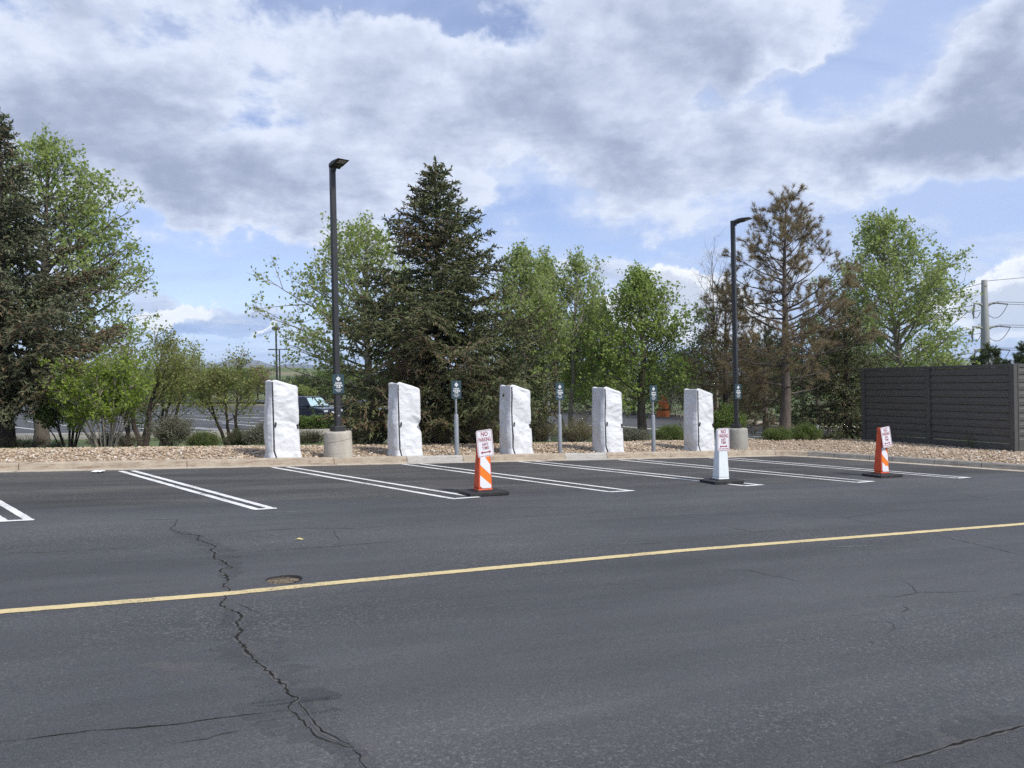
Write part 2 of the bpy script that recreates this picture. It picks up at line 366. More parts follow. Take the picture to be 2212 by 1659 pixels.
M['needle_pine'] = leaf_mat('pine_needle_green', [(0.045, 0.065, 0.024), (0.08, 0.105, 0.035), (0.125, 0.14, 0.052)], 0.2, 0.6)
M['cone_brown'] = mat('seed_cone', (0.13, 0.06, 0.035), 0.8, var=0.3)
def ground_mat():
    m = mat('grass_ground', (0.105, 0.135, 0.042), 0.95, col2=(0.070, 0.100, 0.028), vscale=1.4, detail=9); N, K = nodes(m); b = N['Principled BSDF']
    src = b.inputs['Base Color'].links[0].from_socket
    tc = N.new('ShaderNodeTexCoord')
    n = N.new('ShaderNodeTexNoise'); n.inputs['Scale'].default_value = 0.018; n.inputs['Detail'].default_value = 7; n.inputs['Distortion'].default_value = 1.0
    mp = N.new('ShaderNodeMapping'); mp.inputs['Scale'].default_value = (0.6, 1.5, 1); K.new(tc.outputs['Object'], mp.inputs['Vector']); K.new(mp.outputs[0], n.inputs['Vector'])
    r = ramp(N, [(0.54, (0, 0, 0)), (0.62, (0.8,) * 3)]); K.new(n.outputs['Fac'], r.inputs['Fac'])
    x = N.new('ShaderNodeMix'); x.data_type = 'RGBA'; K.new(r.outputs['Color'], x.inputs[0]); K.new(src, x.inputs[6]); x.inputs[7].default_value = (0.19, 0.165, 0.10, 1)
    K.new(x.outputs[2], b.inputs['Base Color']); return m
M['ground'] = ground_mat()
M['mountain'] = mat('mountain_rock', (0.15, 0.12, 0.09), 0.95, col2=(0.06, 0.068, 0.045), vscale=0.004, detail=9)
M['cable'] = mat('power_cable', (0.06, 0.06, 0.065), 0.5)
M['pole_steel'] = mat('weathered_steel', (0.26, 0.265, 0.25), 0.6, var=0.15, vscale=0.8, stretch=(1, 1, 0.4))
M['insul'] = mat('insulator', (0.16, 0.14, 0.15), 0.4)
M['car_navy'] = mat('navy_car_paint', (0.010, 0.014, 0.026), 0.22)
M['car_black'] = mat('black_car_paint', (0.008, 0.008, 0.012), 0.22)
M['glass'] = mat('car_glass', (0.012, 0.016, 0.020), 0.06)
M['shade'] = mat('silver_sunshade', (0.36, 0.50, 0.53), 0.3, var=0.2, vscale=12)
M['tyre'] = mat('tyre_rubber', (0.015, 0.015, 0.015), 0.9)
M['rim'] = mat('alloy', (0.4, 0.4, 0.42), 0.35, metal=0.8)
M['headlight'] = mat('headlight', (0.5, 0.53, 0.55), 0.15)
M['mulch'] = mat('debris', (0.27, 0.215, 0.15), 0.95, col2=(0.11, 0.09, 0.07), vscale=30, bump=0.8, bscale=60)
M['iron'] = mat('cast_iron', (0.018, 0.016, 0.015), 0.8, var=0.3)
M['foil'] = mat('crushed_plate', (0.70, 0.70, 0.72), 0.4, var=0.15, vscale=25)
M['yellow_leaf'] = mat('fallen_leaf', (0.6, 0.5, 0.2), 0.7)
M['orange_box'] = mat('rust_orange_paint', (0.42, 0.12, 0.03), 0.6, var=0.25, vscale=4)

# ------------------------------------------------------------------ ground
rngG = np.random.default_rng(3)
def hillz(x, y):
    if y < 120: return 0.0
    az = x / y; r = math.hypot(x, y)
    w = 1 - ss(-0.30, -0.06, az)
    h = (16.6 * w) * ss(170, 520, r) * (1 - 0.6 * ss(900, 2500, r))
    return h + 1.2 * ss(200, 400, r) * (mnoise.fractal(Vector((x * 0.006, y * 0.006, 0)), 1, 2, 4)) * w
def ground_z(x, y):
    z = T(x, y)
    a, b = s1(x, y), s2(x, y)
    if a <= 0.3 and b <= 0.3: z -= 0.15
    elif a < 3.6 or (a < 9 and b > -3): z -= 0.07
    z += 0.10 * mnoise.noise(Vector((x * 0.25, y * 0.25, 3))) * ss(4.0, 6.0, a)
    t = ss(110, 200, y)
    return z * (1 - t) + (-3.2) * t + hillz(x, y)
xs = np.concatenate([-np.geomspace(9500, 46, 40), np.linspace(-45, 45, 151), np.geomspace(46, 9500, 40)])
ys = np.concatenate([-np.geomspace(400, 12, 10), np.linspace(-10, 75, 143), np.geomspace(76, 9500, 70)])
V = []
for y in ys:
    for x in xs: V.append((x, y, ground_z(x, y)))
nx, ny = len(xs), len(ys)
ii = np.arange(nx * ny).reshape(ny, nx)
F = np.stack([ii[:-1, :-1].ravel(), ii[:-1, 1:].ravel(), ii[1:, 1:].ravel(), ii[1:, :-1].ravel()], 1)
tag(np_mesh('ground', [(np.array(V), F, 0, True)], [M['ground']]), kind='structure')

# kerb path (plan), left -> corner -> right
den = KU.x * KU2.y - KU.y * KU2.x
tt = ((K2A.x - KA.x) * KU2.y - (K2A.y - KA.y) * KU2.x) / den
KI = KA + KU * tt
RAD = 1.1
path = []
def padd(p, nrm): path.append((Vector((p.x, p.y, 0)), nrm.normalized()))
L1 = tt - RAD
k = -45.0
while k < L1: padd(KA + KU * k, KN); k += 0.6
NARC = 9
for i in range(NARC + 1):
    a = i / NARC
    p = (KI - KU * RAD) * (1 - a) ** 2 + KI * 2 * a * (1 - a) + (KI + KU2 * RAD) * a * a
    padd(p, KN * (1 - a) + KN2 * a)
k = RAD + 0.6
while k < 34: padd(KI + KU2 * k, KN2); k += 0.6
plen = [0.0]
for i in range(1, len(path)): plen.append(plen[-1] + (path[i][0] - path[i - 1][0]).length)
def pt_at(sv):
    for i in range(1, len(path)):
        if plen[i] >= sv:
            a = (sv - plen[i - 1]) / max(1e-6, plen[i] - plen[i - 1])
            return path[i - 1][0].lerp(path[i][0], a), path[i - 1][1].lerp(path[i][1], a).normalized()
    return path[-1]
def s_of(px, py):
    q = gpt(px, py); q.z = 0
    j = min(range(len(path)), key=lambda i: (path[i][0] - q).length)
    return plen[j] + (q - path[j][0]).dot(Vector((path[j][1].y, -path[j][1].x, 0)))
def sweep(mb, sa, sb, prof, mi, caps=True, wob=0.0):
    st = [sa] + [v for v in plen if sa + 0.02 < v < sb - 0.02] + [sb]
    n = len(prof); vs = []
    for sv in st:
        p, nr = pt_at(sv)
        for (o, h) in prof:
            w = wob * mnoise.noise(Vector((sv * 2.3, o * 9, h * 20)))
            q = p + nr * (o + w); vs.append((q.x, q.y, G(q.x, q.y) + h + w * 0.6))
    fs = [(i * n + j, (i + 1) * n + j, (i + 1) * n + j + 1, i * n + j + 1) for i in range(len(st) - 1) for j in range(n - 1)]
    if caps: fs += [tuple(range(n)), tuple(range((len(st) - 1) * n + n - 1, (len(st) - 1) * n - 1, -1))]
    mb.add(vs, fs, mi)
kprof = [(-0.004, -0.06), (0.0, 0.004), (0.022, 0.118), (0.045, 0.142), (0.165, 0.147), (0.165, -0.08)]
cuts = [0.0] + [s_of(x, 1016.5 - 0.02 * x) for x in (-520, -240, 40, 404, 722, 880, 1001, 1222, 1312, 1450, 1574)] + \
       [s_of(1673, 983)] + [s_of(x, y) for x, y in ((1746, 985), (1800, 989), (1878, 994), (1926, 997.5), (2016, 1004), (2118, 1011))]
while cuts[-1] < plen[-1] - 4: cuts.append(cuts[-1] + 3.0)
cuts.append(plen[-1])
pale = {(6, 7), (8, 9)}
mb = MB(); mg = MB()
for i in range(len(cuts) - 1):
    mi = 1 if (i, i + 1) in pale else (2 if i >= 13 else 0)
    sweep(mb, cuts[i] + 0.006, cuts[i + 1] - 0.006, kprof, mi, wob=0.006)
    sweep(mg, cuts[i] + 0.003, cuts[i + 1] - 0.003, [(-0.42, 0.003), (-0.2, 0.000), (-0.008, 0.004)], 1 if (i, i + 1) in pale else 0, caps=False)
tag(mb.build('kerb', [M['kerb_tan'], M['kerb_pale'], M['kerb_grey']]), 'weathered concrete kerb of tan, pale and grey lengths edging the lot', kind='structure')
tag(mg.build('gutter', [M['gutter'], M['kerb_pale']]), 'tan concrete gutter strip along the kerb', kind='structure')

# rock bed base sheet behind the kerb
mb = MB(); st = plen; vs = []
for i, sv in enumerate(st):
    p, nr = path[i]
    f = ss(L1 + 45 - 3, L1 + 45 + 1.5, sv); Wd = 3.4 * (1 - f) + 8.0 * f
    for j in range(12):
        o = 0.16 + (Wd - 0.16) * j / 11
        q = p + nr * o; vs.append((q.x, q.y, T(q.x, q.y) - 0.035))
fs = [(i * 12 + j, (i + 1) * 12 + j, (i + 1) * 12 + j + 1, i * 12 + j + 1) for i in range(len(st) - 1) for j in range(11)]
mb.add(vs, fs, 0, True)
tag(mb.build('rock_bed_ground', M['gravel_base'], fix=False), kind='structure')

# loose stones
def ico():
    t = (1 + 5 ** 0.5) / 2
    v = np.array([(-1, t, 0), (1, t, 0), (-1, -t, 0), (1, -t, 0), (0, -1, t), (0, 1, t), (0, -1, -t), (0, 1, -t), (t, 0, -1), (t, 0, 1), (-t, 0, -1), (-t, 0, 1)], float)
    v /= np.linalg.norm(v[0])
    f = np.array([(0, 11, 5), (0, 5, 1), (0, 1, 7), (0, 7, 10), (0, 10, 11), (1, 5, 9), (5, 11, 4), (11, 10, 2), (10, 7, 6), (7, 1, 8), (3, 9, 4), (3, 4, 2), (3, 2, 6), (3, 6, 8), (3, 8, 9), (4, 9, 5), (2, 4, 11), (6, 2, 10), (8, 6, 7), (9, 8, 1)])
    return v, f
def stones(rng, P, size):
    v0, f0 = ico(); n = len(P)
    sc = size[:, None] * np.stack([rng.uniform(0.7, 1.35, n), rng.uniform(0.7, 1.1, n), rng.uniform(0.4, 0.75, n)], 1)
    v = v0[None] * (1 + rng.uniform(-0.22, 0.22, (n, 12, 1))) * sc[:, None, :]
    a = rng.uniform(0, 6.28, n); tl = rng.normal(0, 0.35, n)
    ca, sa, ct, st_ = np.cos(a), np.sin(a), np.cos(tl), np.sin(tl)
    x, y, z = v[..., 0], v[..., 1], v[..., 2]
    y, z = y * ct[:, None] - z * st_[:, None], y * st_[:, None] + z * ct[:, None]
    x, y = x * ca[:, None] - y * sa[:, None], x * sa[:, None] + y * ca[:, None]
    v = np.stack([x, y, z], -1) + P[:, None, :]
    f = f0[None] + (np.arange(n) * 12)[:, None, None]
    return v.reshape(-1, 3), f.reshape(-1, 3)
rng = np.random.default_rng(11)
P = []; SZ = []
tot = plen[-1]
for _ in range(70000):
    sv = rng.uniform(24, min(tot, 45 + L1 + 24))
    f = ss(L1 + 45 - 3, L1 + 45 + 1.5, sv); Wd = 3.3 * (1 - f) + 7.6 * f
    if rng.random() > Wd / 7.6 + 0.15: continue
    p, nr = pt_at(sv); o = rng.uniform(0.19, Wd)
    q = p + nr * o
    if q.y < 3: continue
    d = math.hypot(q.x, q.y)
    s = rng.uniform(0.015, 0.037) * (1.4 if rng.random() < 0.12 else 1)
    P.append((q.x, q.y, T(q.x, q.y) - 0.016 + rng.uniform(-0.008, 0.014))); SZ.append(s)
v, f = stones(rng, np.array(P), np.array(SZ))
tag(np_mesh('river_stones', [(v, f, 0, False)], [M['stone']]), 'bed of tan and grey river stones between the kerb and the shrubs', 'gravel', kind='stuff')

# ------------------------------------------------------------------ upper lot asphalt (with a round hole for the valve box)
HC = gpt(612, 1252); HR = 0.158
def loc(p): # world -> kerb frame
    d = Vector((p[0] - KA.x, p[1] - KA.y, 0)); return Vector((d.dot(KU), d.dot(KN), 0))
outer = []
for i, (p, nr) in enumerate(path):
    if i % 3 == 0 or abs(plen[i] - 45 - L1) < 4: outer.append(p - nr * 0.30)
e = outer[-1]
outer += [Vector((e.x, -60, 0)), Vector((-75, -60, 0)), Vector((-75, outer[0].y, 0))]
hole = [Vector((HC.x + HR * math.cos(a), HC.y + HR * math.sin(a), 0)) for a in [2 * math.pi * i / 40 for i in range(40)]]
ap = empty_frame = None
tris = tessellate_polygon([outer, hole])
pts = outer + hole
lot = bpy.data.meshes.new('parking_lot')
ang = math.atan2(KU.y, KU.x)
Mi = Matrix.Rotation(-ang, 4, 'Z') @ Matrix.Translation((-KA.x, -KA.y, 0))
lot.from_pydata([tuple(Mi @ Vector((p.x, p.y, G(p.x, p.y)))) for p in pts], [], [tuple(t) for t in tris])
lo = link('parking_lot', lot, M['asphalt'])
lo.location = (KA.x, KA.y, 0); lo.rotation_euler = (0, 0, ang)
bm = bmesh.new(); bm.from_mesh(lot)
for fc in bm.faces:
    if fc.normal.z < 0: fc.normal_flip()
bm.to_mesh(lot); bm.free()
tag(lo, kind='structure')

# sunken valve box
vb = empty('valve_box', (HC.x, HC.y, HC.z), 0, 'small round sunken iron valve cover filled with dry debris beside the yellow line', 'valve cover')
m_ = MB(); n = 40
zs = [(HR + 0.012, 0.001), (HR, 0.0), (HR - 0.004, -0.075)]
m_.lathe(zs, n, cap=False); m_.build('collar', M['iron'], vb)
m_ = MB(); m_.lathe([(HR - 0.006, -0.062), (0.02, -0.055), (0.001, -0.055)], 40, cap=False); m_.build('lid', M['iron'], vb)
rr = np.random.default_rng(5)
m_ = MB()
for i in range(150):
    a, r_ = rr.uniform(0, 6.28), HR * 0.92 * math.sqrt(rr.random())
    x, y = r_ * math.cos(a), r_ * math.sin(a)
    zb = -0.022 + 0.022 * min(1, max(0, -y / HR * 0.9 + 0.45))
    b = rr.uniform(0, 6.28); l = rr.uniform(0.012, 0.045)
    m_.tube([(x - l * math.cos(b), y - l * math.sin(b), zb), (x + l * math.cos(b), y + l * math.sin(b), zb + rr.uniform(-0.004, 0.012))], rr.uniform(0.0015, 0.005), 4)
vs = []; n = 14
m_.add([(HR * 0.93 * x, HR * 0.93 * y, -0.026 + 0.023 * min(1, max(0, -y * 0.9 + 0.45))) for x, y in [(math.cos(2 * math.pi * i / 30), math.sin(2 * math.pi * i / 30)) for i in range(30)]], [tuple(range(30))])
m_.build('debris', M['mulch'], vb)

# ------------------------------------------------------------------ painted markings
def ribbon_pts(pl, w, z, mb, jit=0.0, seed=0, taper=False):
    """pl: list of plan points (Vector), builds a strip of width w on the lot"""
    rnd = random.Random(seed); L, Rr = [], []
    for i, p in enumerate(pl):
        t = (pl[min(i + 1, len(pl) - 1)] - pl[max(i - 1, 0)]); t.z = 0; t.normalize(); nn = Vector((-t.y, t.x, 0))
        ww = w * (1 + jit * rnd.uniform(-1, 1)) / 2
        if taper: ww *= min(1, 0.15 + 3 * min(i, len(pl) - 1 - i) / len(pl))
        a, b = p + nn * ww, p - nn * ww
        L.append((a.x, a.y, G(a.x, a.y) + z)); Rr.append((b.x, b.y, G(b.x, b.y) + z))
    n = len(pl)
    mb.add(L + Rr, [(i, i + n, i + n + 1, i + 1) for i in range(n - 1)])
def dens(a, b, step, jit=0, seed=0):
    n = max(2, int((b - a).length / step)); rnd = random.Random(seed); out = []
    nn = Vector((-(b - a).y, (b - a).x, 0)).normalized()
    for i in range(n + 1): out.append(a.lerp(b, i / n) + nn * (rnd.uniform(-jit, jit)))
    return out
hp = [((260, 1017.7), (556, 1101), (287, 1017), (590, 1099)),
      ((588, 1009.6), (981.6, 1078), (620, 1008.5), (1029.6, 1074.4)),
      ((869.7, 1002.6), (1320.5, 1063.2), (905.6, 1001.8), (1364.5, 1060.5)),
      ((1120.5, 997.3), (1611.6, 1050), (1157.7, 996.8), (1644, 1047.8)),
      ((1336.5, 993.6), (1854.6, 1042.6), (1376.6, 993), (1884, 1040.3)),
      ((1531, 989.4), (2070.6, 1033.3), (1571, 988.8), (2091.6, 1031.7))]
WP = [tuple(gpt(*q) for q in h) for h in hp]
d0a = (WP[0][1] - WP[0][0]); d0b = (WP[0][3] - WP[0][2])
e0a, e0b = gpt(8, 1126.6), gpt(64, 1124)
WP.insert(0, (e0a - d0a, e0a, e0b - d0b, e0b))
ords = ['cut off by the left edge of the photo', 'starting just right of the crushed plate', 'starting below the leftmost covered charger', 'starting below the second covered charger from the left', 'whose end lies under the white barricade', 'ending left of the far orange barricade', 'passing behind the far orange barricade']
for i, (a, b, c, d) in enumerate(WP):
    mb = MB()
    ribbon_pts(dens(a, b, 0.12, 0.004, i), 0.105, 0.004, mb, 0.05, i)
    ribbon_pts(dens(c, d, 0.12, 0.004, i + 50), 0.105, 0.004, mb, 0.05, i + 9)
    ribbon_pts(dens(b - (d - b).normalized() * 0.05, d + (d - b).normalized() * 0.05, 0.12), 0.10, 0.0075, mb, 0.05, i)
    tag(mb.build('parking_stripe', M['white_paint'], fix=False), 'white hairpin parking stripe ' + ords[i], 'stripe', 'hairpin parking stripes', kind='structure')
yl = [gpt(x, y) for x, y in ((-700, 1379), (0, 1322), (483, 1283.5), (737, 1258), (1475, 1189.5), (2212, 1132), (2900, 1080))]
pl = []
for i in range(len(yl) - 1): pl += dens(yl[i], yl[i + 1], 0.05, 0.004, i)[:-1]
mb = MB(); ribbon_pts(pl, 0.122, 0.004, mb, 0.06, 1)
tag(mb.build('lane_line', M['yellow_paint'], fix=False), 'long solid yellow lane line', 'line', kind='structure')
mb = MB()
for a, b, w in (((312, 1123), (382, 1120.5), 0.06), ((555, 1109), (668, 1104), 0.045), ((1338, 1175), (1428, 1172), 0.05), ((1780, 1530 / 1659 * 1000 + 260), (1900, 1179), 0.04), ((35, 1061), (75, 1060), 0.05), ((1300, 1074), (1385, 1072), 0.05)):
    ribbon_pts(dens(gpt(*a), gpt(*b), 0.1, 0.004, 3), w, 0.003, mb, 0.2, 2, True)
tag(mb.build('faded_markings', M['ghost_paint'], fix=False), kind='structure')

# cracks
def c1(l): return [((400 + 0.464 * x) / 1.3562, (1480 + 0.464 * y) / 1.3562) for x, y in l]
def c3(l): return [((2000 + 0.5123 * x) / 1.3562, (1400 + 0.5123 * y) / 1.3562) for x, y in l]
def c2(l): return [((0.452 * x) / 1.3562, (1400 + 0.452 * y) / 1.3562) for x, y in l]
main = c1([(258, 88), (240, 130), (210, 150), (285, 180), (400, 190), (380, 220), (470, 245), (500, 265), (465, 285), (495, 300), (480, 335), (545, 355), (605, 395), (540, 402), (525, 415), (560, 435), (580, 480), (545, 510), (590, 530), (565, 570), (530, 630), (575, 655), (660, 690), (650, 720), (630, 745), (665, 800), (635, 815), (650, 870), (690, 900), (735, 965), (800, 1020), (865, 1085), (945, 1145), (950, 1185), (1020, 1215), (960, 1290), (1020, 1335), (1070, 1400), (1140, 1465), (1250, 1500), (1370, 1530), (1410, 1600), (1450, 1680), (1500, 1800)])
branch = c1([(960, 1292), (800, 1315), (560, 1340), (400, 1362), (200, 1390), (0, 1408)]) + [(200, 1578), (60, 1598), (-80, 1610)]
side = c1([(1020, 1240), (1090, 1330), (1170, 1430), (1290, 1490), (1370, 1530)])
corner = c3([(1080, 1672), (1115, 1655), (1300, 1605), (1500, 1545), (1700, 1485), (1960, 1418), (2200, 1350)])
hair = [c3([(1420, 317), (1500, 340), (1680, 380), (1940, 442), (2050, 470)]), c3([(200, 515), (270, 530), (380, 530), (480, 555), (600, 575), (690, 605)]),
        c3([(1230, 580), (1300, 610), (1340, 655), (1220, 680), (1110, 680)]), c3([(1340, 655), (1500, 655), (1690, 648)]), c3([(1165, 820), (1210, 840), (1215, 860), (1180, 880), (1170, 890)]),
        c3([(400, 165), (500, 190), (650, 210), (800, 228), (930, 230), (1050, 255), (1200, 275), (1330, 300), (1420, 317)]), c3([(870, 205), (930, 230), (1050, 210), (1150, 195), (1350, 182), (1490, 170)]),
        c3([(220, 270), (300, 290), (400, 310), (520, 300), (570, 290)]), c3([(1500, 75), (1620, 100), (1750, 125), (1950, 150)]),
        c2([(-200, 500), (0, 490), (300, 485), (580, 465), (800, 455), (1020, 455)]), c2([(1300, 375), (1500, 365), (1700, 340), (2000, 325), (2300, 330), (2700, 300)]),
        c2([(1480, 495), (1750, 470), (2000, 455), (2212, 440), (2700, 400)]), c2([(2160, 330), (2175, 370), (2200, 400), (2180, 420)]), c1([(250, 1505), (450, 1475), (560, 1440), (640, 1430)]),
        c3([(1880, 668), (1952, 665)]), c3([(1060, 940), (1100, 945)]), c3([(1250, 730), (1290, 750), (1255, 770)]), c1([(640, 620), (720, 660), (780, 680)])]
def crack(mb, P2, w, z, jag, seed, step=0.05):
    W_ = [gpt(*q) for q in P2]; pl = []
    for i in range(len(W_) - 1):
        sg = dens(W_[i], W_[i + 1], step, jag, seed + i * 7); sg[0] = W_[i]
        pl += sg[:-1]
    pl.append(W_[-1]); ribbon_pts(pl, w, z, mb, 0.65, seed, True)
def veil_mat(name, col, lo, hi, sc, mx):
    m = bpy.data.materials.new(name); N, K = nodes(m); b = N['Principled BSDF']; out = N['Material Output']
    b.inputs['Base Color'].default_value = (*col, 1); b.inputs['Roughness'].default_value = 0.85
    tc = N.new('ShaderNodeTexCoord'); n = N.new('ShaderNodeTexNoise'); n.inputs['Scale'].default_value = sc; n.inputs['Detail'].default_value = 8; n.inputs['Roughness'].default_value = 0.75
    K.new(tc.outputs['Object'], n.inputs['Vector']); n2 = N.new('ShaderNodeTexNoise'); n2.inputs['Scale'].default_value = 3.0; K.new(tc.outputs['Object'], n2.inputs['Vector'])
    ad = N.new('ShaderNodeMath'); ad.operation = 'MULTIPLY_ADD'; K.new(n2.outputs['Fac'], ad.inputs[0]); ad.inputs[1].default_value = 0.6; K.new(n.outputs['Fac'], ad.inputs[2])
    r = ramp(N, [(lo, (0, 0, 0)), (hi, (mx,) * 3)]); K.new(ad.outputs[0], r.inputs['Fac'])
    t = N.new('ShaderNodeBsdfTransparent'); mix = N.new('ShaderNodeMixShader'); K.new(r.outputs['Color'], mix.inputs[0]); K.new(t.outputs[0], mix.inputs[1]); K.new(b.outputs[0], mix.inputs[2]); K.new(mix.outputs[0], out.inputs['Surface'])
    return m
M['scuff'] = veil_mat('scuffed_aggregate', (0.16, 0.155, 0.148), 0.74, 1.0, 42, 0.42)
M['seal'] = veil_mat('old_sealer', (0.050, 0.053, 0.060), 0.60, 1.0, 4, 0.26)
mb = MB()
for q, (pl_, w_) in enumerate(((c1([(700, 760), (780, 900), (890, 1000), (960, 1080)]), 0.16), (c1([(1130, 1230), (1250, 1320), (1420, 1440), (1560, 1580), (1650, 1720)]), 0.26), (c1([(0, 1010), (300, 1020), (560, 1060), (760, 1130), (880, 1200)]), 0.20), (c3([(1150, 1700), (1500, 1590), (1960, 1470)]), 0.35), (c2([(1480, 790), (1900, 730), (2212, 705), (2800, 640)]), 0.30))):
    crack(mb, pl_, w_, 0.0011, 0.02, 70 + q, 0.06)
tag(mb.build('scuff_streaks', M['scuff'], fix=False), kind='structure')
mb = MB()
for q, (pl_, w_) in enumerate(((main[21::5] + main[-1:], 0.36), (corner, 0.32), (main[2:20:5], 0.24))): crack(mb, pl_, w_, 0.0008, 0.02, 90 + q, 0.06)
tag(mb.build('sealer_band', M['seal'], fix=False), kind='structure')
mb = MB(); crack(mb, main, 0.050, 0.0015, 0.02, 1); crack(mb, side, 0.03, 0.0017, 0.01, 8); crack(mb, corner, 0.04, 0.0016, 0.008, 9)
tag(mb.build('crack_edges', M['crack_lip'], fix=False), kind='structure')
mb = MB(); crack(mb, main, 0.017, 0.003, 0.014, 1, 0.03); crack(mb, branch, 0.0075, 0.0032, 0.006, 2, 0.04); crack(mb, side, 0.008, 0.0034, 0.008, 3, 0.04); crack(mb, corner, 0.013, 0.003, 0.006, 4, 0.04)
tag(mb.build('asphalt_cracks', M['crack'], fix=False), kind='structure')
mb = MB()
for i, h in enumerate(hair): crack(mb, h, 0.011 if i == 0 else 0.0085, 0.0026, 0.010, 20 + i, 0.05)
tag(mb.build('hairline_cracks', M['hairline'], fix=False), kind='structure')

# ------------------------------------------------------------------ lower lot and roads beyond
def sheet(name, px, m_, z, kind='structure'):
    pts = [lpt(*q) for q in px]
    tr = tessellate_polygon([[Vector((p.x, p.y, 0)) for p in pts]])
    me = bpy.data.meshes.new(name)
    # subdivide to follow the plane: all points lie on one plane so this is exact
    me.from_pydata([(p.x, p.y, p.z + z) for p in pts], [], [tuple(t) for t in tr])
    bm = bmesh.new(); bm.from_mesh(me)
    for fc in bm.faces:
        fc.normal_update()
        if fc.normal.z < 0: fc.normal_flip()
    bm.to_mesh(me); bm.free()
    return tag(link(name, me, m_), kind=kind)
near = [(-300, 957), (0, 951), (300, 946), (600, 941), (900, 934), (1150, 928), (1320, 930), (1480, 945), (1640, 964), (1900, 966)]
far = [(1900, 947), (1750, 939), (1660, 930), (1560, 915), (1450, 902), (1300, 895), (1150, 889), (900, 885), (700, 881), (500, 879), (300, 878), (-300, 880)]
sheet('lower_parking_lot', near + far, M['asphalt_far'], 0.14)
def kerbline(name, px, w, h, m_):
    mb = MB(); P_ = [lpt(*q) for q in px]
    pl = []
    for i in range(len(P_) - 1): pl += dens(P_[i], P_[i + 1], 2.0)[:-1]
    pl.append(P_[-1]); n = len(pl); vs = []
    for i, p in enumerate(pl):
        t = (pl[min(i + 1, n - 1)] - pl[max(i - 1, 0)]); t.z = 0; t.normalize(); nn = Vector((-t.y, t.x, 0))
        for o, z in ((-w / 2, -0.1), (-w / 2, h), (w / 2, h), (w / 2, -0.1)):
            q = p + nn * o; vs.append((q.x, q.y, p.z + z))
    mb.add(vs, [(i * 4 + j, (i + 1) * 4 + j, (i + 1) * 4 + j + 1, i * 4 + j + 1) for i in range(n - 1) for j in range(3)])
    return tag(mb.build(name, m_), kind='structure')
kerbline('lower_lot_kerb', near, 0.45, 0.30, M['kerb_pale'])
kerbline('lower_lot_far_kerb', far, 0.5, 0.30, M['kerb_tan'])
sheet('far_road', [(-300, 873.5), (300, 871.5), (600, 872.5), (900, 878), (1150, 882), (1150, 879), (900, 874), (600, 867.5), (300, 866.5), (-300, 868)], M['asphalt_far'], 0.25)
kerbline('far_sidewalk', [(1560, 908), (1660, 921), (1750, 927), (1900, 933)], 1.3, 0.22, M['kerb_tan'])
# stall lines of the lower lot
mb = MB()
def lrib(a, b, w):
    t = (b - a); t.z = 0; t.normalize(); nn = Vector((-t.y, t.x, 0)) * w / 2
    q = [a + nn, a - nn, b - nn, b + nn]
    mb.add([(p.x, p.y, p.z + 0.145) for p in q], [(0, 1, 2, 3)])
for a, b in (((330, 924), (470, 934)), ((390, 926), (520, 936)), ((480, 918), (580, 928)), ((540, 930), (640, 938)), ((20, 926), (100, 936)), ((60, 915), (150, 925)), ((250, 938), (300, 941)), ((440, 912), (560, 918)), ((420, 902), (560, 907)),
             ((430, 896), (560, 899)), ((540, 905), (660, 910)), ((560, 893), (700, 896)), ((440, 889), (560, 891)), ((560, 912), (640, 917)), ((200, 910), (300, 918)), ((150, 900), (260, 905)), ((600, 899), (720, 903)), ((730, 909), (800, 913)),
             ((300, 930), (420, 941)), ((250, 918), (360, 927)), ((100, 940), (180, 944)), ((520, 922), (620, 931)), ((350, 905), (450, 911)), ((300, 893), (420, 897)), ((1610, 939), (1680, 941)), ((1600, 948), (1700, 951))):
    lrib(lpt(*a), lpt(*b), 0.14)
tag(mb.build('lower_lot_lines', M['white_paint'], fix=False), kind='structure')

# mountains
prof = [(-400, 806), (200, 803), (330, 797), (420, 791), (470, 784), (500, 775), (515, 773), (535, 776), (560, 779), (580, 786), (600, 791), (625, 786), (650, 786), (690, 790), (760, 795), (900, 797), (1100, 792), (1400, 786), (1800, 780), (2400, 775)]
def pz(px):
    for i in range(len(prof) - 1):
        if prof[i][0] <= px <= prof[i + 1][0]:
            a = (px - prof[i][0]) / (prof[i + 1][0] - prof[i][0]); return prof[i][1] * (1 - a) + prof[i + 1][1] * a
    return 800
V = []; cols_ = np.arange(-400, 2400, 5); rows_ = np.linspace(4300, 7800, 36)
for j, rg in enumerate(rows_):
    for px in cols_:
        c = dpt(px, pz(px), 6000); q = dpt(px, 800, rg)
        b = math.exp(-((rg - 6000) / 900) ** 2)
        nz = mnoise.ridged_multi_fractal(Vector((q.x * 0.0011, q.y * 0.0011, 1)), 0.9, 2.1, 5, 1, 2)
        z = -5 + (c.z + 5) * b * (1 - 0.34 * abs(rg - 6000) / 1800 * nz) + 18 * (nz - 1) * b * (1 - b) * 2
        V.append((q.x, q.y, z))
nx, ny = len(cols_), len(rows_); ii = np.arange(nx * ny).reshape(ny, nx)
F = np.stack([ii[:-1, :-1].ravel(), ii[:-1, 1:].ravel(), ii[1:, 1:].ravel(), ii[1:, :-1].ravel()], 1)
tag(np_mesh('mountains', [(np.array(V), F, 0, True)], [M['mountain']]), kind='structure')

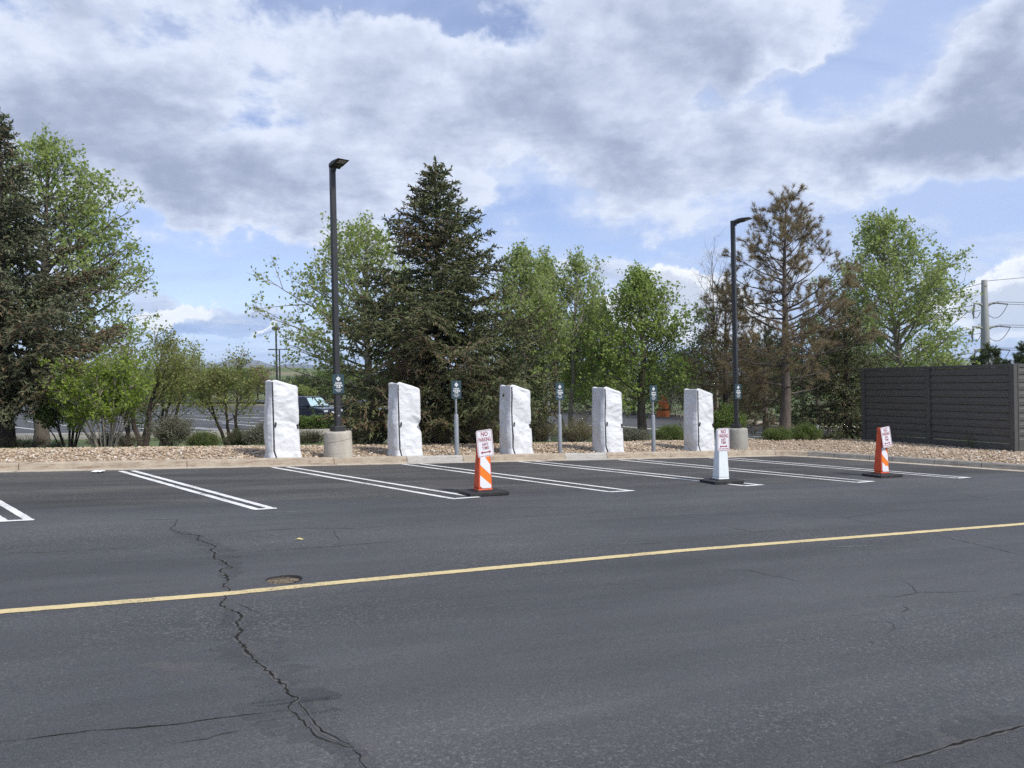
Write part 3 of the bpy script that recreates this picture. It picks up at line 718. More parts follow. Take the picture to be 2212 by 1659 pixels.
# ------------------------------------------------------------------ text
def text_mesh(body, size, sx=1.0, bold=0.0, space=1.0):
    c = bpy.data.curves.new('lettering', 'FONT'); c.body = body; c.size = size; c.align_x = 'CENTER'; c.align_y = 'CENTER'
    c.offset = bold; c.resolution_u = 3; c.space_character = space
    o = bpy.data.objects.new('lettering_tmp', c); COL.objects.link(o)
    dg = bpy.context.evaluated_depsgraph_get(); dg.update()
    me = bpy.data.meshes.new_from_object(o.evaluated_get(dg))
    bpy.data.objects.remove(o); bpy.data.curves.remove(c)
    me.transform(Matrix.Diagonal((sx, 1, 1, 1)))
    return me
def add_text(mb, body, size, at, sx=1.0, bold=0.0, mi=0, space=1.0):
    """text drawn on the local xz plane at y = at[1], facing -y"""
    me = text_mesh(body, size, sx, bold, space)
    mb.add([(at[0] + v.co.x, at[1], at[2] + v.co.y) for v in me.vertices], [tuple(p.vertices) for p in me.polygons], mi)
    bpy.data.meshes.remove(me)
def rrect(w, h, r, n=5, cx=0, cz=0):
    pts = []
    for (sx, sz, a0) in ((1, 1, 0), (-1, 1, 90), (-1, -1, 180), (1, -1, 270)):
        for i in range(n + 1):
            a = R(a0 + 90 * i / n); pts.append((cx + sx * (w / 2 - r) + r * math.cos(a), cz + sz * (h / 2 - r) + r * math.sin(a)))
    return pts
def ring_face(mb, outer, inner, y, mi):
    n = len(outer); mb.add([(p[0], y, p[1]) for p in outer] + [(p[0], y, p[1]) for p in inner], [(i, (i + 1) % n, (i + 1) % n + n, i + n) for i in range(n)], mi)
def face(mb, poly, y, mi): mb.add([(p[0], y, p[1]) for p in poly], [tuple(range(len(poly)))], mi)

def rot2(v, a): return Vector((v.x * math.cos(a) - v.y * math.sin(a), v.x * math.sin(a) + v.y * math.cos(a), 0))
def yaw_of(nx, ny): return math.atan2(ny, nx) + math.pi / 2     # local -y axis points along (nx, ny)
KNT = -KN                                                       # towards the camera, square to the kerb

# ------------------------------------------------------------------ covered chargers
FACE_YAW = math.atan2(KNT.y, KNT.x) + math.pi / 2 + R(3)
def make_cover(i, px, py, H, seed, twist, pinch):
    b = gpt(px, py, 0.17)
    b = b + KN * 0.60
    base = Vector((b.x, b.y, T(b.x - KN.x * 0.3, b.y - KN.y * 0.3) - 0.03))
    lab = ['leftmost white tarp covered charger, left of the concrete lamp base', 'white tarp covered charger with a deeply pinched right edge, in front of the big spruce',
           'white tarp covered charger between the first two grey sign posts', 'white tarp covered charger between the last two grey sign posts', 'white tarp covered charger nearest the right lamp post'][i]
    root = empty('covered_charger', base, FACE_YAW + R(twist), lab, 'covered charger', 'white covered chargers along the kerb')
    W, D = 0.64, 0.60
    n, m = 30, 90
    def side(k, u):
        return ((-W / 2 + W * u, -D), (W / 2, -D + D * u), (W / 2 - W * u, 0), (-W / 2, -D * u))[k]
    nrm = ((0, -1), (1, 0), (0, 1), (-1, 0))
    so = Vector((seed * 7.3, seed * 3.1, seed * 1.7))
    def pos(k, u, v):
        x, y = side(k, u)
        # rounded corners
        top = H * (1 - 0.105 * ((x + W / 2) / W)) - 0.05 * max(0, 1 - (x + W / 2) / 0.10) ** 2
        z = 0.0 + top * v
        nx, ny = nrm[k]
        e = min(u, 1 - u); edge = ss(0, 0.22, e)
        bulge = 0.035 * math.sin(math.pi * min(1, v * 2.0)) * (edge * 0.7 + 0.3) if v < 0.5 else 0.020 * math.sin(math.pi * (v - 0.5) * 2) * edge
        pin = -0.004 * math.exp(-((v - 0.46) / 0.03) ** 2)
        pin += -pinch * math.exp(-((v - 0.45 - 0.02 * u) / 0.055) ** 2) * (1 if k == 1 else (u ** 3 if k == 0 else 0))
        taper = -0.012 * v
        if k == 3: bulge = 0.075 * math.sin(math.pi * min(1, (v + 0.04) / 0.98) ** 0.85) * (0.25 + 0.75 * edge)
        if k == 3: pin *= 0.3
        flare = 0.045 * max(0, 0.10 - v) / 0.10 * (1 + 0.8 * mnoise.noise(Vector((x * 6, y * 6, seed))))
        P3 = Vector((x * 3.0, y * 3.0, z * 2.6)) + so
        Pd = Vector((P3.x + 0.8 * P3.z, P3.y - 0.5 * P3.z, P3.z * 1.25 - 0.5 * P3.x))
        w = 0.036 * mnoise.noise(P3) - 0.024 * (abs(mnoise.noise(Pd * 1.5)) - 0.25) - 0.008 * (abs(mnoise.noise(Pd * 3.0)) - 0.22)
        fold = 0.006 * math.sin((z * 24 + x * 9 + y * 7) + 3 * mnoise.noise(P3)) * math.exp(-((v - 0.46) / 0.10) ** 2)
        w = (w + fold) * (0.35 + 0.65 * edge) * (1 if v < 0.96 else 0.3)
        d = bulge + pin + taper + flare + w
        ox = nx * d; oy = ny * d
        if e < 0.1:      # soften vertical edges
            f = (0.1 - e) / 0.1; ox += (-x / (W / 2)) * 0.006 * f; oy += (-(y + D / 2) / (D / 2)) * 0.006 * f
        return Vector((x * (1 - 0.03 * v) + ox, y * (1 - 0.0 * v) + oy, z + (0.006 * mnoise.noise(P3 * 2) if v > 0.95 else 0)))
    vs, fs = [], []; Np = 4 * n
    for j in range(m + 1):
        v = j / m
        for k in range(4):
            for q in range(n): vs.append(pos(k, q / n, v))
    for j in range(m):
        for c in range(Np): fs.append((j * Np + c, j * Np + (c + 1) % Np, (j + 1) * Np + (c + 1) % Np, (j + 1) * Np + c))
    top0 = m * Np; inner = []
    cx = sum((vs[top0 + c] for c in range(Np)), Vector()) / Np
    for ring, sc in enumerate((0.90, 0.55, 0.2)):
        for c in range(Np):
            p = vs[top0 + c]; q = cx + (p - cx) * sc; q.z = p.z * sc + cx.z * (1 - sc) + 0.016 * (1 if ring < 1 else 0.6) ; vs.append(q)
    for ring in range(3):
        a = m * Np + ring * Np; b2 = a + Np
        for c in range(Np): fs.append((a + c, a + (c + 1) % Np, b2 + (c + 1) % Np, b2 + c))
    fs.append(tuple(range(len(vs) - Np, len(vs))))
    mb = MB(); mb.add(vs, fs, 0, True)
    cov = mb.build('tarp_cover', M['cover'], root)
    # zip up the front left edge
    mb = MB(); L, Rr = [], []
    uz = 0.02 + 0.012 * (i % 3)
    for j in range(m + 1):
        v = 0.0 + j / m * (0.975 if i != 0 else 0.985)
        uu = uz + 0.085 * max(0, 0.12 - v) / 0.12 + 0.01 * math.sin(v * 5 + i)
        a = pos(0, uu, v); b2 = pos(0, uu + 0.052, v)
        L.append(a + Vector((0, -0.007, 0))); Rr.append(b2 + Vector((0, -0.007, 0)))
    nn = len(L)
    bk = [p + Vector((0, 0.004, 0)) for p in L + Rr]
    mb.add(L + Rr + bk, [(q, q + 1, q + 1 + nn, q + nn) for q in range(nn - 1)] + [(q, q + 2 * nn, q + 1 + 2 * nn, q + 1) for q in range(nn - 1)] + [(q + nn, q + 1 + nn, q + 1 + 3 * nn, q + 3 * nn) for q in range(nn - 1)])
    mb.build('zip', M['black_web'], root)
    for u in ((uz + 0.105), 0.93):
        p = pos(0, u, 0.445)
        mb = MB(); a = Matrix.Translation(p + Vector((0, -0.014, 0))) @ Matrix.Rotation(R(8 * (1 if u < .5 else -1)), 4, 'Y')
        mb.box((0, 0, 0), (0.034, 0.016, 0.10), a); mb.box((0.004, -0.004, -0.05), (0.02, 0.01, 0.03), a)
        mb.build('pull_tab', M['black_web'], root, bevel=0.004)
    return root
for i, a in enumerate(((610, 986, 1.84, 1.0, 6, 0.01), (879, 981.5, 1.85, 2.4, 5, 0.085), (1122, 977.5, 1.85, 5.1, 4, 0.02), (1323, 974, 1.85, 8.2, 3, 0.0), (1523, 971, 1.86, 3.7, 1, 0.01))):
    make_cover(i, *a)

# ------------------------------------------------------------------ "Vehicle Charging Only" plates (local frame: face -y, origin at plate centre)
def plate_parts(root, zc, yf, sc=1.0):
    mb = MB(); mb.prism(rrect(0.29 * sc, 0.455 * sc, 0.012, cz=zc), yf, yf + 0.006)
    pn = mb.build('sign_panel', M['sign_teal'], root)
    y = yf - 0.003
    mb = MB()
    def dia(r, rc): # rounded diamond
        pts = rrect(r * 1.414, r * 1.414, rc); return [((p[0] - p[1]) * 0.7071, (p[0] + p[1]) * 0.7071 + zc + 0.122) for p in pts]
    ring_face(mb, dia(0.060, 0.016), dia(0.045, 0.010), y, 0)
    ring_face(mb, dia(0.038, 0.008), dia(0.0145, 0.004), y, 0)
    st = []
    for q in range(8):
        a = R(45 * q + 90); r = 0.012 if q % 2 == 0 else 0.0045; st.append((r * math.cos(a), zc + 0.122 + r * math.sin(a)))
    mb.build('emblem', M['sign_white'], pn, fix=False)
    mb = MB()
    for t, z in (('Vehicle', 0.022), ('Charging', -0.028), ('Only', -0.076)): add_text(mb, t, 0.062, (0, y, zc + z), 0.90, 0.0014)
    rnd = random.Random(4)
    for z, w in ((-0.130, 0.19), (-0.154, 0.13), (-0.174, 0.10)):
        x = -w / 2
        while x < w / 2:
            l = rnd.uniform(0.012, 0.035); l = min(l, w / 2 - x)
            mb.box((x + l / 2, y, zc + z), (l, 0.002, 0.0075)); x += l + 0.005
    mb.build('lettering', M['sign_white'], pn, fix=False)
    for z in (-0.21, 0.205):
        mb = MB(); mb.prism([(0.008 * math.cos(R(60 * q)), zc + z + 0.008 * math.sin(R(60 * q))) for q in range(6)], yf - 0.006, yf + 0.001); mb.build('bolt', M['bolt'], pn)
    return pn
SIGN_YAW = yaw_of(math.cos(R(-54)), math.sin(R(-54)))
for i, (px, py, lab) in enumerate(((987, 980, 'grey sign post with a slate charging sign, nearest the big spruce'), (1210, 975, 'grey sign post with a slate charging sign, beside the thin pathway lamp'), (1412, 972, 'grey sign post with a slate charging sign, left of the rightmost covered charger'))):
    b = gpt(px, py, 0.17)
    rt = empty('sign_post', (b.x, b.y, T(b.x, b.y) - 0.03), SIGN_YAW, lab, 'sign post', 'charging sign posts along the kerb')
    mb = MB(); mb.lathe([(0.057, 0), (0.057, 1.045), (0.050, 1.06), (0.028, 1.062)], 20); mb.build('sleeve', M['galv'], rt)
    mb = MB(); mb.lathe([(0.028, 1.03), (0.028, 1.86)], 14); mb.build('pole', M['galv'], rt)
    plate_parts(rt, 1.68, -0.036)

# ------------------------------------------------------------------ lamp posts
ARM = R(-50)
def lamp_post(px, py, toppy, lab, arm, bcol, slab, lines):
    b = gpt(px, py, 0.15); d = b.y
    rt = empty('lamp_post', (b.x, b.y, T(b.x, b.y) - 0.05), yaw_of(math.cos(arm), math.sin(arm)), lab, 'lamp post', 'dark parking lot lamp posts')
    Z = dpt(px, toppy, d).z - rt.location.z
    hc = 0.66
    mb = MB(); pr = [(0.335, -0.1), (0.335, 0.02)]
    for k in range(1, 9): pr.append((0.335 - 0.002 * k, 0.02 + (hc - 0.06) * k / 8))
    pr += [(0.312, hc - 0.012), (0.296, hc)]
    mb.lathe(pr, 40)
    if lines:
        for k, z in enumerate((0.20, 0.47)):
            mb.tube([(0.3325 * math.cos(a), 0.3325 * math.sin(a), z + 0.045 * math.sin(a + 0.6 + k)) for a in [2 * math.pi * q / 40 for q in range(41)]], 0.0035, 4)
    fo = mb.build('concrete_base', bcol, rt)
    mb = MB(); mb.box((0, 0, hc + 0.065), (0.27, 0.27, 0.13)); mb.build('base_cover', M['pole_dark'], rt, bevel=0.012)
    mb = MB(); mb.frust((0, 0, hc + 0.1), (0.128, 0.128), (0.118, 0.118), Z - hc - 0.1); po = mb.build('pole', M['pole_dark'], rt, bevel=0.012)
    mb = MB(); mb.box((0, -0.066, hc + 0.50), (0.075, 0.008, 0.17)); pl_ = mb.build('access_cover', M['pole_dark'], po, bevel=0.004)
    mb = MB()
    for z in (0.08, -0.08):
        mb = MB(); mb.prism([(0.006 * math.cos(R(60 * q)), hc + 0.50 + z + 0.006 * math.sin(R(60 * q))) for q in range(6)], -0.075, -0.068); mb.build('cover_screw', M['bolt'], pl_)
    mb = MB(); mb.box((0, -0.0655, hc + 0.37), (0.035, 0.004, 0.03)); mb.build('asset_tag', M['bolt'], po)
    # head: reaches out along local -y
    mb = MB()
    mb.box((0, -0.085, Z - 0.09), (0.09, 0.06, 0.14)); mb.build('arm_bracket', M['pole_dark'], rt, bevel=0.01)
    prof_ = [(-0.09, Z - 0.10), (-0.18, Z - 0.07), (-0.30, Z - 0.062), (-0.36, Z - 0.045), (-0.57, Z - 0.005), (-0.575, Z + 0.012), (-0.34, Z + 0.025), (-0.22, Z + 0.020), (-0.09, Z - 0.015)]
    mb = MB(); mb.prism(prof_, -0.145, 0.145, axis='x'); hd = mb.build('lamp_head', M['pole_dark'], rt, bevel=0.012)
    mb = MB(); a, b2 = Vector((0, -0.385, Z - 0.041)), Vector((0, -0.545, Z - 0.0105)); off = Vector((0, -0.0013, -0.004))
    mb.add([a + off + Vector((-0.09, 0, 0)), a + off + Vector((0.09, 0, 0)), b2 + off + Vector((0.09, 0, 0)), b2 + off + Vector((-0.09, 0, 0))], [(0, 1, 2, 3)]); mb.build('lens', M['lens'], hd)
    # plate fixed to the post
    q = Vector((math.cos(SIGN_YAW - math.pi / 2), math.sin(SIGN_YAW - math.pi / 2), 0)) * 0.075
    sg = empty('charging_sign', (b.x + q.x, b.y + q.y, rt.location.z + 1.78), SIGN_YAW, slab, 'sign', 'charging signs fixed to lamp posts')
    plate_parts(sg, 0.0, -0.012)
lamp_post(731, 985, 357, 'tall dark square lamp post on a pale round concrete base, left of the spruce', ARM, M['concrete'], 'slate charging sign fixed to the left lamp post', True)
lamp_post(1592, 968, 477, 'tall dark square lamp post on a grey concrete base before the brown pine', R(-38), M['concrete_grey'], 'slate charging sign fixed to the right lamp post', False)

# ------------------------------------------------------------------ barricades with NO PARKING plates
def nopark(root, ztop, yf, tilt, tow, lean=0.0):
    Mx = Matrix.Translation((0, yf, ztop - 0.235)) @ Matrix.Rotation(R(tilt), 4, 'Y') @ Matrix.Rotation(R(lean), 4, 'X')
    def put(mb, name, m_, par):
        mb.v = [tuple(Mx @ Vector(v)) for v in mb.v]; return mb.build(name, m_, par, fix=(name == 'sign_panel'))
    mb = MB(); mb.prism(rrect(0.305, 0.457, 0.036), 0, 0.004); pn = put(mb, 'sign_panel', M['sign_face'], root)
    mb = MB(); ring_face(mb, rrect(0.283, 0.435, 0.030), rrect(0.271, 0.423, 0.026), -0.002, 0); put(mb, 'border', M['sign_red'], pn)
    mb = MB(); k = 0.030 if tow else 0.0
    add_text(mb, 'NO', 0.105, (0, -0.002, 0.155), 0.80, 0.0015); add_text(mb, 'PARKING', 0.098, (0, -0.002, 0.062 + k * 0.3), 0.575, 0.0012)
    add_text(mb, 'ANY', 0.072, (0, -0.002, -0.018 + k * 0.5), 0.78, 0.0010, space=1.1); add_text(mb, 'TIME', 0.072, (0, -0.002, -0.082 + k * 0.6), 0.78, 0.0010, space=1.1)
    if tow: add_text(mb, 'TOW AWAY ZONE', 0.034, (0, -0.002, -0.185), 0.85, 0.0004)
    put(mb, 'lettering', M['sign_red'], pn)
    mb = MB(); z = -0.152 + k * 0.55
    face(mb, [(-0.10, z), (-0.062, z + 0.026), (-0.062, z + 0.009), (0.062, z + 0.009), (0.062, z + 0.026), (0.10, z), (0.062, z - 0.026), (0.062, z - 0.009), (-0.062, z - 0.009), (-0.062, z - 0.026)], -0.002, 0)
    put(mb, 'arrow', M['sign_red'], pn)
def barricade(px, py, yaw, lab, body, stripes, tilt, tow, hh, patch=False, xs_=0.0, lean=0.0):
    b = gpt(px, py)
    ux = -GA; uy = -GB
    rt = empty('barricade', (b.x, b.y, b.z), yaw, lab, 'barricade', 'portable no parking barricades')
    rt.rotation_euler = (0.0, R(1.5), yaw)
    mb = MB(); mb.prism([(-0.37, -0.27), (0.37, -0.27), (0.37, 0.20), (0.31, 0.27), (-0.31, 0.27), (-0.37, 0.20)], 0.0, 0.062, axis='z'); mb.frust((0, 0, 0.062), (0.36, 0.30), (0.33, 0.26), 0.018)
    mb.build('rubber_base', M['rubber'], rt, bevel=0.012)
    mb = MB(); z0 = 0.075
    w0, d0, w1, d1 = 0.262, 0.205, 0.188, 0.095
    mb.frust((0, 0, z0), (w0 + 0.012, d0 + 0.012), (w0, d0), 0.035); mb.frust((0, 0, z0 + 0.0355), (w0, d0), (w1, d1), hh - 0.036)
    mb.build('body', M[body], rt, bevel=0.016)
    sl = (d0 - d1) / 2 / (hh - 0.036)
    def fy(z): return -(d0 / 2 - (z - z0 - 0.036) * sl) - 0.003
    def fw(z): return (w0 - (w0 - w1) * (z - z0) / hh) / 2 - 0.022
    def panel(poly, name, m_, ex=0.0):
        mb = MB(); mb.add([(x * fw(z), fy(z) - ex, z) for x, z in poly], [tuple(range(len(poly)))]); mb.build(name, m_, rt, fix=False)
    if stripes:
        panel([(-1, 0.13), (1, 0.13), (1, 0.66), (-1, 0.66)], 'orange_sheeting', M['orange_tape'])
        panel([(-1, 0.39), (-1, 0.52), (-0.72, 0.665), (0.35, 0.665), (1, 0.57), (1, 0.42 - 0.08)][::1] if False else [(-1, 0.505), (1, 0.335), (1, 0.51), (0.3, 0.60), (-0.1, 0.655), (-1, 0.655)], 'white_stripe', M['white_tape'], 0.002)
        panel([(-1, 0.335), (-0.95, 0.33), (1, 0.165), (1, 0.115), (-0.55, 0.115), (-1, 0.155)], 'white_stripe', M['white_tape'], 0.002)
        if patch: panel([(-0.9, 0.12), (0.95, 0.12), (0.85, 0.24), (-0.1, 0.245), (-0.9, 0.33)], 'torn_sticker', M['sign_face'], 0.0045)
    nopark(rt, z0 + hh + 0.03, fy(hh) - 0.022 - (0.05 if lean else 0), tilt, tow, lean)
    mb = MB(); mb.tube([(0, -0.01, hh - 0.14), (0, fy(hh) - 0.03, hh - 0.14)], 0.009, 8); mb.build('bolt', M['bolt'], rt)
    return rt
by = math.atan2(KNT.y, KNT.x) + math.pi / 2
barricade(1043, 1067.5, by - R(-6), 'orange and white striped barricade, its red NO PARKING sign tilted, nearest the camera', 'orange', True, -6.5, False, 1.0)
barricade(1557, 1042.5, by + R(2), 'plain white barricade with a red NO PARKING sign', 'white_plastic', False, -1.0, True, 1.0)
barricade(1904, 1029, by + R(4), 'orange and white striped barricade standing before the dark fence, sign leaning out', 'orange', True, -7.0, True, 1.02, True, 0, -4)

# ------------------------------------------------------------------ fence
fa = gpt(1865, 951, 0.18); fb = gpt(2197, 978, 0.18)
fu = Vector((fa.x - fb.x, fa.y - fb.y, 0)); FL = fu.length; fu.normalize()
FZ = min(T(fa.x, fa.y), T(fb.x, fb.y)) - 0.25
ztop = fb.z + 2.70
FH = ztop - FZ
def fence(lab, origin, direction, bays, face_sign, extra_post=True):
    yaw = math.atan2(direction.y, direction.x)
    rt = empty('fence', (origin.x, origin.y, FZ), yaw, lab, 'fence', 'dark equipment enclosure fence')
    x = 0.0; first = True
    for bi, (bw, pw) in enumerate(bays):
        mb = MB(); mb.box((x + pw / 2, 0, FH / 2), (pw, 0.18, FH - 0.004)); mb.build('post', M['fence_post'], rt, bevel=0.006)
        x += pw
        if bw <= 0: break
        mb = MB(); mb.box((x + bw / 2, 0, FH - 0.05), (bw - 0.004, 0.13, 0.095)); mb.build('top_rail', M['fence_post'], rt, bevel=0.005)
        zb = FH - 2.60
        mb = MB(); mb.box((x + bw / 2, 0, zb / 2 + 0.075), (bw - 0.004, 0.125, zb + 0.15 - 0.004)); mb.build('bottom_rail', M['fence_post'], rt, bevel=0.005)
        z0, z1 = zb + 0.155, FH - 0.10; nb = 10; h = (z1 - z0) / nb
        mb = MB()
        for q in range(nb):
            za = z0 + q * h
            pr = [(-0.01, za + 0.012), (0.050, za + 0.012), (0.053, za + h * 0.52), (0.040, za + h * 0.60), (0.026, za + h - 0.003), (-0.01, za + h - 0.003)]
            sgn = face_sign
            vs = [(xx, sgn * p[0], p[1]) for xx in (x + 0.004, x + bw - 0.004) for p in pr]
            k = len(pr); mb.add(vs, [tuple(range(k)), tuple(range(2 * k - 1, k - 1, -1))] + [(j, j + k, (j + 1) % k + k, (j + 1) % k) for j in range(k)])
        mb.box((x + bw / 2, -face_sign * 0.02, (z0 + z1) / 2), (bw - 0.006, 0.02, z1 - z0 - 0.01))
        mb.build('slat_panel', M['fence'], rt)
        for xx in (x + 0.012, x + bw - 0.012):
            mb = MB(); mb.box((xx, face_sign * 0.062, (z0 + z1) / 2), (0.018, 0.020, z1 - z0)); mb.build('edge_trim', M['fence_post'], rt)
        x += bw
    return rt
pw = 0.15
bw = (FL - 3 * pw) / 2
# origin at the corner post, running back to the left end; visible side is on the left of the run as seen from the camera
ns = 1 if Vector((-fu.y, fu.x, 0)).dot(Vector((-fb.x, -fb.y, 0))) > 0 else -1
fence('long dark slatted fence of two wide bays at the right of the lot', fb, fu, [(bw * 1.03, pw), (bw * 0.97, pw), (0, pw)], ns)
fp = Vector((fu.y, -fu.x, 0))
if fp.x < 0: fp = -fp
ns2 = 1 if Vector((-fp.y, fp.x, 0)).dot(Vector((-fb.x, -fb.y, 0))) > 0 else -1
st_ = fb + fp * 0.083 + fu * 0.075
fence('short return of the dark slatted fence, cut off by the right edge of the photo', st_, fp, [(2.3, 0.04), (2.3, pw), (0, pw)], ns2)

# ------------------------------------------------------------------ transmission pole
UD = 150.0
pb = dpt(2131, 830, UD); ptp = dpt(2126, 605, UD)
gz = -5
rt = empty('transmission_pole', (ptp.x, ptp.y, gz), 0, 'tall weathered grey steel transmission pole with three pairs of arms beyond the fence', 'power pole')
PH = ptp.z - gz
mb = MB(); mb.lathe([(1.15, 0), (0.74, PH - 10), (0.50, PH - 0.02), (0.48, PH)], 12); mb.build('pole', M['pole_steel'], rt)
mpx = UD / CF
mb = MB(); mb.lathe([(0.24, 0), (0.24, 0.12)], 14)
Mq = Matrix.Translation((0.05, -0.42, PH - 1.15)) @ Matrix.Rotation(R(90), 4, 'X'); mb.v = [tuple(Mq @ Vector(v)) for v in mb.v]; mb.build('number_disc', M['kerb_tan'], rt)
cab = []
for k, py in enumerate((656, 706, 756)):
    za = dpt(2128, py, UD).z - gz
    wl = (27, 30, 27)[k] * mpx; wr = (27, 32, 30)[k] * mpx
    for sg, w in ((-1, wl), (1, wr)):
        mb = MB(); mb.tube([(sg * 0.35, 0, za - 0.35), (sg * w * 0.5, -0.2, za), (sg * w, -0.5, za + 0.1)], [0.32, 0.22, 0.14], 8); mb.build('arm', M['pole_steel'], rt)
        # strings and jumper loops
        tip = Vector((sg * w, -0.5, za + 0.1))
        if sg < 0:
            out = tip + Vector((-19 * mpx, -3, -8 * mpx)); low = tip + Vector((-4 * mpx, -0.3, -24 * mpx))
            mb = MB(); mb.tube([tip, out], 0.13, 6); mb.tube([tip + Vector((0.2, 0, 0)), low], [0.13, 0.20], 6); mb.build('insulator', M['insul'], rt)
            mb = MB(); n = 14
            def sag(a, b, dz): return [a.lerp(b, q / n) + Vector((0, 0, -dz * 4 * (q / n) * (1 - q / n))) for q in range(n + 1)]
            mb.tube(sag(out, low, 1.6), 0.06, 5); mb.tube(sag(low, Vector((-0.4, 0.8, za - 1.6)), 0.9), 0.06, 5); mb.build('jumper_cable', M['cable'], rt)
            cab.append((out, Vector((-62 * mpx - 30, 14, -20 * mpx)))); cab.append((Vector((-0.3, 0.8, za - 1.2)), Vector((-90 * mpx - 20, 25, -33 * mpx))))
        else:
            out = tip + Vector((30 * mpx, 1.5, -0.2))
            low0 = Vector((0.45, 0.9, za - 0.9))
            mb = MB(); mb.tube([tip - Vector((1.0, 0, 0)), out], [0.14, 0.14], 6); mb.tube([low0, Vector((wr * 0.55, 0.1, za - 0.1))], 0.10, 6); mb.build('insulator', M['insul'], rt)
            mb = MB(); n = 14
            mb.tube([low0.lerp(out, q / n) + Vector((0, 0, -3.0 * 4 * (q / n) * (1 - q / n) * 0.75)) for q in range(n + 1)], 0.06, 5); mb.build('jumper_cable', M['cable'], rt)
            cab.append((out, Vector((60, 18, 0.5)))); cab.append((tip + Vector((-0.5, 0, 0.2)), Vector((80, 30, 1.2))))
cab.append((Vector((-0.3, 0, PH - 0.6)), Vector((-55, 20, -13)))); cab.append((Vector((0.3, 0, PH - 0.2)), Vector((70, 20, 8))))
cl = ['upper left conductor', 'inner upper left conductor', 'upper right conductor', 'inner upper right conductor', 'middle left conductor', 'inner middle left conductor', 'middle right conductor', 'inner middle right conductor', 'lower left conductor', 'inner lower left conductor', 'lower right conductor', 'inner lower right conductor', 'top wire falling left', 'top wire rising right']
for q, (a, v) in enumerate(cab):
    mb = MB(); mb.tube([a + v * t + Vector((0, 0, -2.0 * t * (1 - t))) for t in (0, .2, .4, .6, .8, 1)], 0.05, 5)
    o = mb.build('power_cable', M['cable']); o.location = rt.location
    tag(o, 'thin grey power cable, the ' + cl[q] + ' of the transmission pole', 'cable', 'cables strung from the transmission pole')

# ------------------------------------------------------------------ distant lamps and small posts
def far_lamp(px, toppy, depth, lab, kind, groundz=None, r=0.09):
    p = dpt(px, toppy, depth); z0 = groundz if groundz is not None else ground_z(p.x, p.y)
    rt = empty('far_lamp', (p.x, p.y, z0), 0, lab, 'lamp post')
    H = p.z - z0
    mb = MB(); mb.lathe([(r, 0), (r * 0.8, H)], 8); mb.build('pole', M['pole_dark'], rt)
    if kind == 'single':
        mb = MB(); mb.lathe([(0.16, H - 0.05), (0.30, H + 0.02), (0.34, H + 0.14), (0.20, H + 0.24), (0.03, H + 0.26)], 14); hd = mb.build('lamp_head', M['pole_dark'], rt); 
    elif kind == 'double':
        mb = MB(); mb.box((0, 0, H), (1.9, 0.10, 0.10)); mb.build('crossarm', M['pole_dark'], rt)
        for s_ in (-1, 1):
            mb = MB(); mb.box((s_ * 0.95, 0, H + 0.02), (0.75, 0.36, 0.13)); mb.build('lamp_head', M['pole_dark'], rt, bevel=0.02)
    elif kind == 'arm':
        mb = MB(); mb.box((0.35, 0, H), (0.9, 0.3, 0.1)); mb.build('lamp_head', M['pole_dark'], rt, bevel=0.02)
    return rt
far_lamp(596, 712, 62, 'slim dark lamp with a round head, far left beyond the covered chargers', 'single')
far_lamp(603.5, 755, 95, 'distant dark double armed lamp right behind the round headed lamp', 'double', r=0.11)
far_lamp(1731, 690, 45, 'slim dark lamp pole partly hidden behind the brown pine', 'arm', r=0.075)
# pathway lamp
p = dpt(1186, 926, 33); z0 = T(p.x, p.y) - 0.1
rt = empty('pathway_lamp', (p.x, p.y, z0), 0, 'thin grey pathway lamp with a flat disc hat between the covered chargers', 'pathway lamp')
H = dpt(1186, 797, 33).z - z0
mb = MB(); mb.lathe([(0.075, 0), (0.075, 0.3), (0.055, 0.35), (0.05, H)], 12); mb.build('pole', M['galv'], rt)
mb = MB(); mb.lathe([(0.08, H - 0.02), (0.13, H + 0.05), (0.135, H + 0.12)], 14); mb.build('collar', M['galv'], rt)
mb = MB(); mb.lathe([(0.125, H + 0.12), (0.125, H + 0.27)], 14); mb.build('lens', M['lens'], rt)
mb = MB(); mb.lathe([(0.05, H + 0.26), (0.40, H + 0.275), (0.41, H + 0.29), (0.12, H + 0.33), (0.02, H + 0.34)], 24); mb.build('hat', M['pole_dark'], rt)
# white marker post
p = gpt(1760, 950, 0.1)
q = dpt(1766.5, 918, p.y)
mb = MB(); mb.tube([(0, 0, -0.1), (q.x - p.x, 0, q.z - p.z)], 0.048, 12); o = mb.build('marker_post', M['white_plastic']); o.location = p
tag(o, 'short white plastic pipe leaning in the low green shrubs', 'marker post')
# crushed plate
p = gpt(212, 1021); mb = MB(); n = 28; rngp = random.Random(3)
vs = [(0, 0, 0.02)]; fs = []
for ring, (rr_, z) in enumerate(((0.05, 0.016), (0.09, 0.02), (0.12, 0.034), (0.128, 0.03))):
    for k in range(n):
        a = 2 * math.pi * k / n; vs.append((rr_ * math.cos(a) * 1.0, rr_ * math.sin(a) * 0.95, 0.008 + z * 0.7 + rngp.uniform(-0.007, 0.007)))
fs += [(0, 1 + k, 1 + (k + 1) % n) for k in range(n)]
for ring in range(3): fs += [(1 + ring * n + k, 1 + (ring + 1) * n + k, 1 + (ring + 1) * n + (k + 1) % n, 1 + ring * n + (k + 1) % n) for k in range(n)]
mb.add(vs, fs); o = mb.build('crushed_plate', M['foil'], fix=False); o.location = p; o.rotation_euler = (0.03, -0.03, 0)
tag(o, 'crushed silver paper plate lying on the asphalt at the kerb', 'litter')
